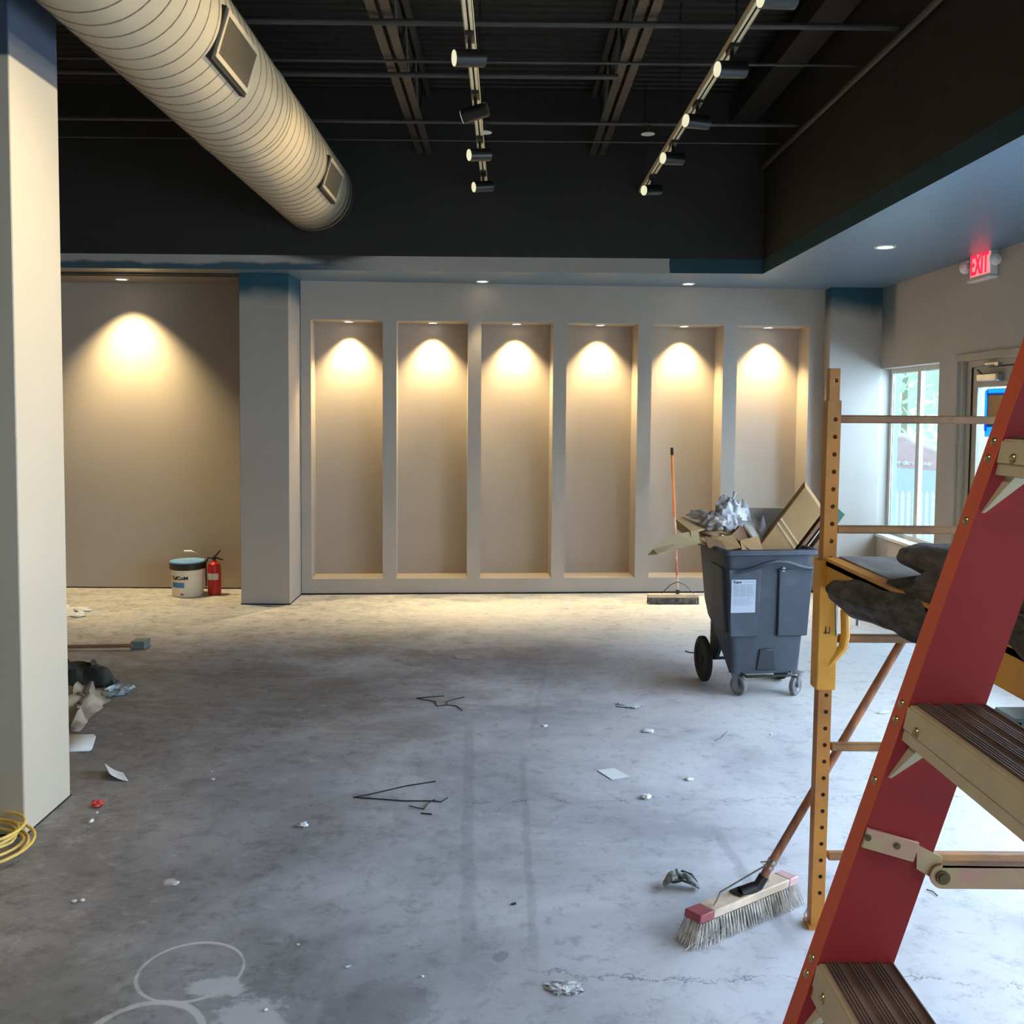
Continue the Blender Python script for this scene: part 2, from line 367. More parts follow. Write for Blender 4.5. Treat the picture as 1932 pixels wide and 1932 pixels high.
# ------------------------------------------------------------------ the room
ZS = 2.77           # soffit height
XR = 3.35           # right wall
XB = 2.063          # bulkhead plane on the right
YB = 7.77           # bulkhead plane at the back
ZF = 2.885          # top of the fascia band
XL = -6.2; Y0 = -2.5; ZC = 4.2
b = MB(); b.add([(XL, Y0, 0), (3.5, Y0, 0), (3.5, 9.1, 0), (XL, 9.1, 0), (XL, Y0, -.1), (3.5, Y0, -.1), (3.5, 9.1, -.1), (XL, 9.1, -.1)],
      [(0,1,2,3),(4,7,6,5),(0,4,5,1),(1,5,6,2),(2,6,7,3),(3,7,4,0)])
struct(b.build('floor', m_floor), 'bare stained grey concrete floor slab', 'floor')

# niche wall: front plane from A to B, slightly skewed
WA = Vector((-1.81, 8.42, 0)); WB = Vector((2.885, 8.71, 0)); WU = (WB-WA).normalized(); WN = Vector((-WU.y, WU.x, 0)); WL = (WB-WA).length
def onwall(px, py):
    r = ray(px, py); o = Vector((0, 0, H)); t = (WA-o).dot(WN)/r.dot(WN); p = o+r*t; return (p-WA).dot(WU), p.z
edges = []
for a_, b_ in ((587,722),(748,882),(907,1042),(1067,1201),(1227,1361),(1387,1522)):
    ua = (onwall(a_, 606)[0]+onwall(a_, 1087)[0])/2; ub = (onwall(b_, 606)[0]+onwall(b_, 1087)[0])/2; edges.append((ua, ub))
NB = 0.14; NT = 2.435; ND = 0.28
def WP(u, z, d=0.0): return WA + WU*u + WN*d + Vector((0, 0, z))
b = MB()
us = [0.0]+[x for e in edges for x in e]+[WL]
for i in range(0, len(us), 2):      # solid piers
    b.add([WP(us[i], NB), WP(us[i+1], NB), WP(us[i+1], NT), WP(us[i], NT)], [(0,1,2,3)])
for i in range(len(us)-1):
    for za, zb in ((0, NB), (NT, ZS+0.03)):
        b.add([WP(us[i], za), WP(us[i+1], za), WP(us[i+1], zb), WP(us[i], zb)], [(0,1,2,3)])
for ua, ub in edges:
    q = [WP(ua, NB), WP(ub, NB), WP(ub, NT), WP(ua, NT)]; r_ = [WP(ua, NB, ND), WP(ub, NB, ND), WP(ub, NT, ND), WP(ua, NT, ND)]
    b.add(q+r_, [(4,5,6,7),(0,4,7,3),(1,2,6,5),(0,1,5,4),(3,7,6,2)])
b.add([WP(0,0,0.4),WP(WL,0,0.4),WP(WL,ZS+.03,0.4),WP(0,ZS+.03,0.4)], [(0,3,2,1)])
struct(b.build('wall_niche', m_wall, smooth=False), 'greige back wall with six tall recessed display niches')

b = MB(); b.box((XL, 8.68, 0), (-2.0, 8.83, ZS+.05))
struct(b.build('wall_alcove', m_wall), 'plain back wall of the left alcove')
b = MB(); b.box((-2.225, 7.98, 0), (-1.815, 8.70, ZS))
struct(b.build('column_back', m_bcol, bevel=0.004), 'square greige column left of the niches, teal overspray at its top', 'column')
b = MB(); b.box((2.885, 8.56, 0), (XR, 9.0, ZS))
struct(b.build('column_corner', m_rcol, bevel=0.004), 'greige corner column beside the window, teal overspray at its top', 'column')
b = MB(); b.box((-2.26, 3.60, 0), (-1.842, 3.985, ZC))
struct(b.build('column_near', m_ncol, bevel=0.006), 'tall square near column at the left edge of the picture', 'column')
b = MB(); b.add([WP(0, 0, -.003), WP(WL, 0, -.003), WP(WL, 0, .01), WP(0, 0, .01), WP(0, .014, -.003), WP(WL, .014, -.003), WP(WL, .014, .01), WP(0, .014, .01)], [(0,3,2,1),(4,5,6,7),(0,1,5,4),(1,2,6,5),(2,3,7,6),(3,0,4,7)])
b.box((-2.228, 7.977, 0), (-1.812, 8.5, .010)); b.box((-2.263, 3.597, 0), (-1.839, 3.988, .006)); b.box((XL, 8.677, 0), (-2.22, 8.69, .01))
struct(b.build('gap_shadow_strip', m_gasket), 'dark strip painting the gap shadow where walls and columns meet the slab', 'trim')  # solid dark strip put in for the shadow along the floor joint
# dark bulkheads above the fascia, back and right
b = MB(); b.box((XL, YB, ZF), (XB, YB+.12, ZC+.1)); struct(b.build('wall_back', m_black), 'black painted upper back wall')
b = MB(); b.box((XB, Y0, ZF), (XB+.12, YB+.12, ZC+.1)); struct(b.build('wall_bulkhead', m_black), 'black painted bulkhead over the right side')
b = MB(); b.box((XL, YB, ZS), (XB, YB+.12, ZF)); struct(b.build('trim_1', m_fascia), 'greige fascia band with teal paint patches under the dark wall', 'trim')
b = MB(); b.box((XB, Y0, ZS), (XB+.12, YB+.12, ZF)); struct(b.build('trim_2', m_teal), 'dark teal fascia band along the right soffit', 'trim')
b = MB(); b.box((XL, YB+.12, ZS), (XB+.12, 9.1, ZS+.06)); b.box((XB+.12, Y0, ZS), (XR+.15, 9.1, ZS+.06))
b.box((XL, YB, ZS-.001), (XB, YB+.12, ZS)); b.box((XB, Y0, ZS-.001), (XB+.12, YB+.12, ZS))
struct(b.build('ceiling_soffit', m_soffit), 'slate blue dropped soffit along the back and right walls', 'ceiling')
b = MB(); b.box((XL, 8.0, ZS-.018), (-2.23, 8.03, ZS)); b.box((XL, 8.12, ZS-.014), (-2.23, 8.135, ZS))
struct(b.build('trim_3', m_pipe), 'thin dark ceiling rail in the left alcove', 'trim')
# roof deck with ribs
b = MB(); y = Y0; k = 0; prof = []
while y < YB+.05:
    prof += [(y, ZC), (y+.055, ZC), (y+.065, ZC+.03), (y+.09, ZC+.03)]; y += .10
v = [(XL, p[0], p[1]) for p in prof]+[(XB+.1, p[0], p[1]) for p in prof]; n_ = len(prof)
b.add(v, [(i, i+1, n_+i+1, n_+i) for i in range(n_-1)])
struct(b.build('ceiling', m_deck, smooth=False), 'black corrugated metal roof deck', 'ceiling')
# side and rear shell (unseen: encloses the light)
b = MB(); b.box((XL-.15, Y0, 0), (XL, 9.1, ZC+.1)); struct(b.build('unseen_wall_left', m_wall), 'unseen greige left wall')
b = MB()
b.box((XL, Y0-.15, 0), (-1.4, Y0, ZC+.1)); b.box((-1.4, Y0-.15, 2.65), (3.2, Y0, ZC+.1)); b.box((3.2, Y0-.15, 0), (3.5, Y0, ZC+.1)); b.box((-1.4, Y0-.15, 0), (3.2, Y0, .3))
struct(b.build('unseen_wall_front', m_wall), 'unseen greige front wall around the storefront glazing')
# right wall with openings
W1 = (7.40, 8.62, 0.565, 2.05); D1 = (6.05, 7.11, 0.0, 2.04); W2 = (-0.3, 5.4, 0.25, 2.45)
b = MB(); x0, x1 = XR, XR+.15
ys = [Y0, W2[0], W2[1], D1[0], D1[1], W1[0], W1[1], 9.1]
for i in range(len(ys)-1):
    ya, yb = ys[i], ys[i+1]
    op = W2 if i == 1 else D1 if i == 3 else W1 if i == 5 else None
    if op is None: b.box((x0, ya, 0), (x1, yb, ZS+.05))
    else:
        if op[2] > 0: b.box((x0, ya, 0), (x1, yb, op[2]))
        b.box((x0, ya, op[3]), (x1, yb, ZS+.05))
struct(b.build('wall_right', m_rwall, smooth=False), 'right outer wall with window and glazed door')

def window(name, Yr, n_mull, label):
    ya, yb, za, zb = Yr; X = XR+.115; t = .04
    b = MB(); b.box((X, ya, za), (X+.03, yb, za+t)); b.box((X, ya, zb-t), (X+.03, yb, zb)); b.box((X, ya, za+t), (X+.03, ya+t, zb-t)); b.box((X, yb-t, za+t), (X+.03, yb, zb-t))
    for k in range(1, n_mull+1):
        ym = ya+(yb-ya)*k/(n_mull+1); b.box((X-.005, ym-.03, za+t), (X+.032, ym+.03, zb-t))
    o = b.build(name, m_frame, bevel=.003); struct(o, label, 'window')
    b = MB(); b.box((X+.012, ya+t, za+t), (X+.018, yb-t, zb-t)); g = b.build('pane', m_glass, o)
    b = MB(); b.box((XR-.012, ya-.0, za-.02), (X, yb, za+.005)); b.build('sill', m_white, o, bevel=.003)
    b = MB()
    for k in range(n_mull+1):
        y_ = ya+(yb-ya)*k/(n_mull+1)+(.03 if k else t); b.box((X-.002, y_, za+t), (X+.012, y_+.008, zb-t))
    b.build('gasket', m_gasket, o)
window('window_1', W1, 1, 'two-pane window in the right wall beside the corner column')
window('window_2', W2, 4, 'storefront glazing of the right wall nearer the camera')

m_ground = mat('pale_paving', (214, 216, 214), .8, var=.08, scale=1); m_leaf = mat('pale_green_foliage', (240, 250, 243), .7, col2=(248, 252, 248), scale=3)
# ---- door in the right wall
b = MB(); ya, yb, _, zt = D1; X = XR+.05
b.box((X, ya, 0), (X+.07, ya+.05, zt)); b.box((X, yb-.12, 0), (X+.07, yb, zt)); b.box((X, ya+.05, zt-.05), (X+.07, yb-.12, zt))
b.box((XR-.012, ya-.05, 0), (XR, ya, zt+.05)); b.box((XR-.012, ya, zt), (XR, yb+.01, zt+.05)); b.box((XR+.02, yb-.05, 0), (X, yb, zt))
dfr = struct(b.build('door_1', m_door, bevel=.003), 'beige glazed exit door in the right wall', 'door')
la, lb = ya+.06, yb-.13; b = MB(); Xl = X+.01; lt = zt-.055; gy0, gy1, gz0, gz1 = la+.13, lb-.07, .35, 1.845
b.box((Xl, la, .01), (Xl+.045, gy0, lt)); b.box((Xl, gy1, .01), (Xl+.045, lb, lt)); b.box((Xl, gy0, gz1), (Xl+.045, gy1, lt)); b.box((Xl, gy0, .01), (Xl+.045, gy1, gz0))
b.build('door_leaf', m_door, dfr, bevel=.002)
b = MB(); b.box((Xl+.018, gy0, gz0), (Xl+.024, gy1, gz1)); b.build('pane', m_glass, dfr)
b = MB(); b.box((X+.001, lb-.001, .01), (X+.03, lb+.006, lt)); b.box((X+.001, la, lt), (X+.03, lb, lt+.006)); b.build('door_gap', m_gasket, dfr)
c_ = on_x(1860, 712, XR+.02); b = MB(); b.box((XR+.005, c_.y-.17, c_.z-.03), (XR+.055, c_.y+.11, c_.z+.028)); b.build('door_closer', m_chrome, dfr, bevel=.008)
b = MB(); b.tube([(XR+.02, c_.y+.07, c_.z+.03), (XR-.06, c_.y-.02, c_.z+.06), (XR+.05, c_.y-.12, c_.z+.09)], .009, 6); b.box((XR+.02, c_.y-.16, c_.z+.075), (XR+.055, c_.y+.02, c_.z+.10)); b.build('closer_arm', m_chrome, dfr)
b = MB(); b.box((XR+.035, la+.03, .98), (XR+.06, lb-.05, 1.03)); b.build('push_bar', m_chrome, dfr, bevel=.005)
# taped papers on the glass
m_tape = mat('blue_masking_tape', (34, 128, 214), .6, var=.15, scale=12); m_kraft = mat('kraft_paper', (168, 128, 84), .8, var=.08)
m_paper = mat('white_paper', (206, 206, 208), .8, var=.06); m_notice = mat('faded_notice_paper', (196, 176, 172), .8, col2=(176, 190, 216), scale=9)
for mt_, cc in ((m_leaf, (236, 250, 240)), (m_tape, (70, 170, 250)), (m_notice, (220, 200, 200)), (m_kraft, (190, 150, 104))):
    n = mt_.node_tree; tr = N(n, 'ShaderNodeBsdfTranslucent'); tr.inputs[0].default_value = (*srgb(cc), 1); ms = N(n, 'ShaderNodeMixShader'); ms.inputs[0].default_value = .2 if mt_ is m_kraft else .55
    n.links.new(n.nodes['Principled BSDF'].outputs[0], ms.inputs[1]); n.links.new(tr.outputs[0], ms.inputs[2]); n.links.new(ms.outputs[0], n.nodes['Material Output'].inputs[0])
Xg = Xl+.012
ytp = on_x(1902, 740, Xg).y; yfp = on_x(1864, 740, Xg).y; zt1 = on_x(1880, 741, Xg).z; zt0 = on_x(1880, 806, Xg).z
t_ = thing('taped_notice', (Xg, (ytp+yfp)/2, (zt1+zt0)/2), 'brown paper rectangle framed in blue tape on the door glass', 'notice')
b = MB(); b.box((Xg-.001, ytp, zt0), (Xg+.001, yfp, zt1)); b.build('paper', m_kraft, t_)
b = MB(); e = .024
b.box((Xg-.003, ytp-e, zt1-.018), (Xg-.001, yfp+e*.4, zt1+.03)); b.box((Xg-.003, ytp-e*.3, zt0-.07), (Xg-.001, yfp+e, zt0+.02)); b.box((Xg-.0035, yfp-.008, zt0-.03), (Xg-.0015, yfp+.035, zt1+.02)); b.box((Xg-.0035, ytp-.022, zt0), (Xg-.0015, ytp+.006, zt1))
b.box((Xg-.003, (ytp+yfp)/2-.012, zt0-.15), (Xg-.001, (ytp+yfp)/2+.012, zt0-.06))
b.build('tape', m_tape, t_)
z1 = on_x(1872, 828, Xg).z; z0 = on_x(1872, 895, Xg).z; y1 = on_x(1858, 850, Xg).y; y0 = on_x(1874, 850, Xg).y; y00 = on_x(1903, 850, Xg).y
b = MB(); b.box((Xg-.002, y0, z0), (Xg, y1, z1)); tag(b.build('notice_sheet', m_notice), 'faded pinkish sheet taped on the door glass below the brown paper', 'paper')
b = MB(); b.box((Xg-.002, y00, z0+.06), (Xg, y0-.01, z1-.01)); tag(b.build('notice_sheet', m_paper), 'white sheet on the door glass beside the pinkish sheet', 'paper')

# ------------------------------------------------------------------ outside, seen through the glass
m_brick = mat('dusty_red_sign_face', (226, 196, 208), .7, var=.1, scale=6); m_fence = mat('white_fence_paint', (240, 240, 240), .6, var=.04)
m_bluew = mat('pale_blue_render', (206, 224, 240), .8, var=.04); m_blue = mat('blue_grey_post_paint', (178, 206, 236), .6)
b = MB(); b.box((3.52, -12, -.12), (60, 60, -.02)); struct(b.build('ground', m_ground), 'pale paving outside the building', 'ground')
sgn = thing('monument_sign', (5.72, 13.6, 0), 'dusty red low sign with arched white cap and white lettering, outside the window', 'sign')
dirx = Vector((cos(radians(-14)), sin(radians(-14)), 0)); dn_ = Vector((-dirx.y, dirx.x, 0)); so = Vector((5.35, 13.6, 0))
def SP(u, z, d=0): return so+dirx*u+dn_*d+Vector((0, 0, z))
top = [(0, 1.18)]+[(.08+.36*i/8, 1.22+.09*sin(pi*i/8)) for i in range(9)]+[(1.0, 1.02), (1.35, .92)]
b = MB(); b.prism([SP(u, z) for u, z in [(0, -.02), (1.35, -.02)]+top[::-1]], dn_*.18); b.build('sign_body', m_brick, sgn)
b = MB(); b.add([SP(-.02, -.02, -.02), SP(1.4, -.02, -.02), SP(1.4, -.02, .2), SP(-.02, -.02, .2), SP(-.02, .90, -.02), SP(1.4, .80, -.02), SP(1.4, .80, .2), SP(-.02, .90, .2)], [(0,3,2,1),(4,5,6,7),(0,1,5,4),(1,2,6,5),(2,3,7,6),(3,0,4,7)]); b.build('sign_base', m_bluew, sgn)
b = MB(); b.tube([SP(u, z+.02, .09) for u, z in top], .055, 6); b.build('sign_cap', m_fence, sgn)
text('Medical Group', 'lettering', .080, frameM(SP(.205, .930, -.01), dirx, (0, 0, 1)), m_fence, sgn, ext=.004, bold=.004)
for i in range(24):
    x_ = 3.95+i*.068; b = MB(); z1 = .80; yb_ = 10.6
    b.box((x_, yb_, -.02), (x_+.03, yb_+.03, z1-.08)); b.add([(x_-.005, yb_, z1-.08), (x_+.035, yb_, z1-.08), (x_+.035, yb_+.03, z1-.08), (x_-.005, yb_+.03, z1-.08), (x_+.015, yb_+.015, z1)], [(0,1,4),(1,2,4),(2,3,4),(3,0,4),(0,3,2,1)])
    tag(b.build('fence_picket', m_fence), 'white pointed picket of the fence outside the window', 'fence picket', 'white pickets outside the window')
b = MB(); q = on_y(1687, 900, 9.8); b.box((q.x-.09, 9.75, -.02), (q.x+.005, 9.85, 3.2)); tag(b.build('porch_post', m_blue), 'blue-grey post standing just outside the window', 'post')
def foliage(name, c, r, n, label, sz=.16):
    b = MB()
    for i in range(n):
        d = Vector((random.gauss(0, 1), random.gauss(0, 1), random.gauss(0, 1))).normalized()*(random.random()**.4)
        p = Vector(c)+Vector((d.x*r[0], d.y*r[1], d.z*r[2])); nrm = Vector((random.gauss(0,1), random.gauss(0,1), random.gauss(0,1))).normalized(); q = nrm.orthogonal().normalized(); t = nrm.cross(q); s_ = sz*random.uniform(.6, 1.3)
        b.add([p+q*s_, p+t*s_*.6, p-q*s_, p-t*s_*.6], [(0,1,2,3)])
    o = thing(name, (c[0], c[1], 0), label, 'tree'); b.build('foliage', m_leaf, o, smooth=False)
    b = MB(); b.cyl((c[0], c[1], -.05), (c[0], c[1], c[2]), .09, .05, 8); b.build('trunk', mat('bark', (190, 190, 178), .9), o)
foliage('tree', (9.6, 23, 4.0), (2.6, 1.6, 3.0), 2600, 'pale green leafy tree beyond the sign, filling the far window pane')
foliage('tree', (14.4, 23.5, 3.6), (2.4, 1.6, 2.8), 2000, 'pale green leafy tree outside, seen at the near side of the window')

# ------------------------------------------------------------------ ceiling steel, pipes
def joist(X, label):
    t = thing('roof_joist', (X, 3.0, 3.70), label, 'joist', 'open web roof joists')
    b = MB()
    for s in (-1, 1):
        b.box((X+s*.0125, -2.4, 3.70), (X+s*.062, 7.76, 3.706)); b.box((X+s*.0125, -2.4, 3.706), (X+s*.0185, 7.76, 3.75))
    b.build('bottom_chord', m_steel, t, smooth=False)
    b = MB()
    for s in (-1, 1): b.box((X+s*.0125, -2.4, 4.15), (X+s*.05, 7.76, 4.195))
    b.build('top_chord', m_steel, t, smooth=False)
    b = MB(); y = -2.3; pts = []; up = 0
    while y < 7.7: pts.append((X, y, 3.73 if up else 4.17)); up = 1-up; y += .33
    b.tube(pts, .011, 6); b.build('web_rod', m_steel, t)
jl = (on_z(712, 0, 3.7).x+on_z(800, 292, 3.7).x)/2; jr = (on_z(1232, 0, 3.7).x+on_z(1128, 285, 3.7).x)/2
joist(jl, 'black open-web roof joist left of the straight lighting track'); joist(jr, 'black open-web roof joist between the two lighting tracks')
joist(jl-1.4, 'black open-web roof joist above and beside the round duct')
def pipe(py, z, r, label, x0=-3.9, x1=XB-.02, px=955):
    Y = on_z(px, py, z).y; b = MB(); b.cyl((x0, Y, z), (x1, Y, z), r, seg=10); return tag(b.build('ceiling_pipe', m_pipe), label, 'pipe'), Y
pipe(44, 3.672, .017, 'nearest dark conduit crossing below the joists, at the top of the picture')
pipe(117, 3.685, .009, 'thin dark rod crossing just in front of the second conduit')
_, yb2 = pipe(143, 3.672, .016, 'dark conduit crossing below the joists that turns up at the right joist', x1=jr-.05)
_, ys = pipe(231, 3.672, .014, 'dark sprinkler pipe crossing below the joists')
pipe(266, 3.675, .007, 'faintest thin conduit crossing closest to the black back wall')
b = MB(); b.tube([(XB-.04, -1.5, 3.60), (XB-.04, 7.7, 3.60)], .02, 8); tag(b.build('ceiling_pipe', m_pipe), 'long dark pipe running along the right bulkhead', 'pipe')
b = MB(); b.box((XB-.3, 5.0, 3.95), (XB-.1, 7.7, 4.1)); tag(b.build('cable_tray', m_deck), 'black tray high in the corner over the right bulkhead', 'tray')
for px in (1223, 915):
    q = on_y(px, 231, ys); t = thing('sprinkler_head', (q.x, ys, 3.66), ['small chrome sprinkler head right of the right joist', 'small chrome sprinkler head behind the straight lighting track'][px == 915], 'sprinkler', 'sprinkler heads')
    b = MB(); b.cyl((q.x, ys, 3.672), (q.x, ys, 3.61), .012, seg=8); b.build('body', m_pipe, t)
    b = MB(); b.lathe([(.002, .008), (.045, .004), (.05, 0), (.002, 0)], 16, Matrix.Translation((q.x, ys, 3.60))); b.build('deflector', m_white, t)

# ------------------------------------------------------------------ duct
DX, DZ, DR = -1.535, 3.36, .30
duct = thing('spiral_duct', (DX, 3.4, DZ), 'large round cream spiral duct running back under the black ceiling', 'duct')
b = MB(); seg = 64; ya, yb = 0.6, 7.77; ny = 40
b.add([Vector((DX+DR*cos(2*pi*k/seg), ya+(yb-ya)*i/ny, DZ+DR*sin(2*pi*k/seg))) for i in range(ny+1) for k in range(seg)],
      [(i*seg+k, i*seg+(k+1) % seg, (i+1)*seg+(k+1) % seg, (i+1)*seg+k) for i in range(ny) for k in range(seg)])
b.build('duct_tube', m_duct, duct)
b = MB(); pts = []; turns = int((yb-ya)/.115)
for i in range(turns*40):
    a = -2*pi*i/40; pts.append((DX+(DR+.0005)*cos(a), ya+.115*i/40, DZ+(DR+.0005)*sin(a)))
b.tube(pts, .0035, 5); b.build('duct_seam', mat('duct_seam_metal', (136, 122, 100), .5), duct)
b = MB()
for yy in (1.2, 3.25, 5.5, 7.72): b = MB(); b.lathe([(DR+.001, -.012), (DR+.006, -.01), (DR+.006, .01), (DR+.001, .012)], 48, Matrix.Translation((DX, yy, DZ)) @ Matrix.Rotation(pi/2, 4, 'X')); b.build('duct_band', m_duct, duct)
def register(yc, ln):
    th = radians(-17); nrm = Vector((cos(th), 0, sin(th))); tn = Vector((-sin(th), 0, cos(th))); c = Vector((DX, yc, DZ))+nrm*(DR-.004)
    M = Matrix((tn, Vector((0, 1, 0)), nrm)).transposed().to_4x4(); M.translation = c
    h = .105; l = ln/2
    b = MB(); b.box((-h-.016, -l-.016, -.05), (h+.004, l+.008, .006), M); g = b.build('register_collar', m_gasket, duct); g['label'] = 'black collar of the air register'
    b = MB(); t = .022
    b.box((-h, -l, .004), (-h+t, l, .016), M); b.box((h-t, -l, .004), (h, l, .016), M); b.box((-h+t, -l, .004), (h-t, -l+t, .016), M); b.box((-h+t, l-t, .004), (h-t, l, .016), M)
    b.build('register_frame', m_duct, g, bevel=.002)
    b = MB(); b.box((-h+t, -l+t, .002), (h-t, l-t, .006), M); y = -l+t+.006
    while y < l-t: b.box((-h+t, y, .005), (h-t, y+.004, .012), M); y += .014
    b.build('register_grille', m_grille, g, smooth=False)
register(4.47, .50); register(6.88, .50); register(1.7, .5)

# ------------------------------------------------------------------ lighting tracks and heads
ZT = 3.40
def track(px0, px1, ylast, label):
    A = on_z(px0, 0, ZT); Bp = on_z(px1, ylast, ZT); X = (A.x+Bp.x)/2; Ye = Bp.y
    t = thing('lighting_track', (X, 4.5, ZT), label, 'light track')
    b = MB()
    for s in (-1, 1): b.box((X+s*.005, .8, ZT), (X+s*.023, Ye, ZT+.004)); b.box((X+s*.020, .8, ZT), (X+s*.024, Ye, ZT+.03))
    b.build('rail', m_track, t, smooth=False)
    b = MB(); b.box((X-.019, .8, ZT+.012), (X+.019, Ye, ZT+.03)); b.build('rail_channel', m_dark, t)
    b = MB()
    y = 1.6
    while y < Ye: b = MB(); b.cyl((X, y, ZT+.03), (X, y, 4.2), .004, seg=6); b.build('hanger_rod', m_dark, t); y += 1.5
    return X, Ye
X1, E1 = track(888, 911, 362, 'straight pale lighting track hanging down the middle of the ceiling')
X2, E2 = track(1430, 1214, 364, 'slanting pale lighting track hanging on the right of the ceiling')
hc = [0]
def head(X, Y, yaw, label, energy=14, group='track spotlights', pitch=-7, dn=-.55):
    ax = Vector((-cos(radians(yaw)), -sin(radians(yaw)), 0)); ax = (ax+Vector((0, 0, sin(radians(pitch))))).normalized()
    c = Vector((X, Y, ZT-.105))
    t = thing('track_spotlight', c, label, 'spotlight', group)
    b = MB(); b.box((X-.02, Y-.065, ZT-.022), (X+.02, Y+.045, ZT-.001)); b.cyl((X, Y, ZT-.02), c+Vector((0, 0, .03)), .010, seg=8); b.build('adapter', m_dark, t, bevel=.002)
    q = ax.orthogonal().normalized()
    fr = c+ax*.075; bk = c-ax*.07
    b = MB(); b.cyl(bk, fr, .040, seg=28); b.cyl(bk, bk-ax*.004, .034, seg=20); b.build('lamp_body', m_dark, t)
    b = MB(); b.cyl(fr+ax*.0005, fr+ax*.003, .036, seg=24); b.build('lens', m_headlens, t)
    if energy: spot('track_spot', fr+ax*.02, fr+ax*2+Vector((0, 0, dn)), energy, 78, .8, col=(1.0, .79, .42), r=.035)
L1 = ['largest front spotlight on the straight track', 'second spotlight on the straight track, tilted and showing no lens', 'third spotlight from the front on the straight track', 'rearmost spotlight on the straight track']
for i, (py, yw) in enumerate(((110, 20), (213, -14), (292, 26), (352, 26))):
    Y = on_z(900, py, ZT-.105).y; head(X1, Y, yw, L1[i], 34, pitch=(-7, -14, -8, -9)[i])
L2 = ['spotlight cut by the top edge of the picture on the slanting track', 'front fully visible spotlight on the slanting track', 'second fully visible spotlight on the slanting track', 'third fully visible spotlight on the slanting track', 'rearmost spotlight at the end of the slanting track']
for i, (py, yw) in enumerate(((-4, 12), (131, 16), (230, 22), (300, 24), (360, 30))):
    Y = on_z(1350, py, ZT-.105).y; head(X2, Y, yw, L2[i], 34, pitch=(-4, -5, -2, -4, -8)[i])
head(X1, 3.6, 18, 'spotlight on the straight track above the picture', 120, dn=-1.5); head(X1, 2.7, 18, 'spotlight on the straight track, nearest the camera', 100, dn=-1.5)

# ------------------------------------------------------------------ recessed lights
def downlight(p, label, energy, size, group, target=None, blend=.3, r=.04, col=(1.0, .80, .43)):
    t = thing('recessed_downlight', p, label, 'downlight', group)
    M = Matrix.Translation(p)
    b = MB(); b.lathe([(r*1.0, -.004), (r*1.35, -.006), (r*1.42, -.001), (r*1.42, .001)], 28, M); b.build('trim_ring', m_white, t)
    b = MB(); b.lathe([(.0005, -.003), (r*1.02, -.003)], 28, M); b.build('lens', m_lamp, t)
    p = Vector(p); spot('downlight_spot', p+Vector((0, 0, -.012)), Vector(target) if target else p+Vector((0, 0, -1)), energy, size, blend, col, r*.7)
ordn = ['leftmost', 'second from left', 'third from left', 'fourth from left', 'fifth from left', 'rightmost']
for i, (ua, ub) in enumerate(edges):
    p = WP((ua+ub)/2, NT-.001, ND-.13); downlight(p, 'small recessed light in the head of the %s niche' % ordn[i], 135, 94, 'niche downlights', blend=.85, r=.034)
p = on_z(230, 527, ZS-.001); p.y = 8.42; downlight(p, 'recessed light in the left alcove ceiling', 300, 96, None, blend=.85, r=.042)
p = on_z(910, 532, ZS-.001); p.y = 8.36; downlight(p, 'recessed soffit light in front of the second and third niches', 38, 50, None, blend=.6, r=.042)
p = on_z(1298, 536, ZS-.001); p.y = 8.40; downlight(p, 'recessed soffit light in front of the fifth niche', 38, 50, None, blend=.6, r=.042)
p = on_z(1670, 466, ZS-.001); downlight(p, 'recessed light in the blue soffit left of the exit sign', 30, 70, None, r=.05)
for yy in (4.2, 2.0): downlight((2.54, yy, ZS-.001), ['recessed soffit light behind the scaffold, out of the picture', 'recessed soffit light nearest the camera, out of the picture'][yy < 3], 25, 80, None, r=.05)
downlight((-1.1, .3, ZC-.02), 'high ceiling light above the ladder, out of the picture', 150, 95, None, target=(.9, 1.3, 0), r=.06, col=(1, .88, .68))

# ------------------------------------------------------------------ exit sign
q = on_x(1862, 498, XR); ex = thing('exit_sign', (XR, q.y, q.z), 'white exit sign with red letters and two emergency lamps under the soffit', 'exit sign')
yc, zc = q.y, q.z; m_red = emit('red_led', (255, 30, 60), 1.3)
b = MB(); b.box((XR-.045, yc-.155, zc-.10), (XR, yc+.155, zc+.105)); b.box((XR-.055, yc-.12, zc+.105), (XR, yc+.12, zc+.122)); b.box((XR-.06, yc-.165, zc-.115), (XR, yc+.165, zc-.095)); b.build('housing', m_white, ex, bevel=.006)
b = MB(); b.box((XR-.048, yc-.138, zc-.078), (XR-.0455, yc+.138, zc+.09)); b.build('face', emit('red_face_glow', (255, 176, 180), .45), ex)
text('EXIT', 'lettering', .20, frameM((XR-.052, yc+.132, zc-.066), (0, -1, 0), (0, 0, 1)), m_red, ex, ext=.002, sx=.62, bold=.004)
for s in (-1, 1):
    c = Vector((XR-.05, yc+s*.215, zc+.0)); b = MB(); b.tube([(XR-.03, yc+s*.15, zc+.03), (XR-.04, yc+s*.19, zc+.05), c+Vector((0, 0, .03))], .008, 6)
    b.lathe([(.004, .03), (.03, .022), (.042, 0), (.036, -.002)], 16, frameM(c, (0, 1, 0), (0, 0, 1)) @ Matrix.Rotation(radians(-90), 4, 'Y') @ Matrix.Rotation(0, 4, 'X')); b.build('emergency_lamp', m_white, ex)
l = bpy.data.lights.new('exit_glow', 'POINT'); l.energy = .35; l.color = (1, .06, .12); l.shadow_soft_size = .03; o = bpy.data.objects.new('exit_glow', l); o.location = (XR-.09, yc, zc+.13); C.objects.link(o)

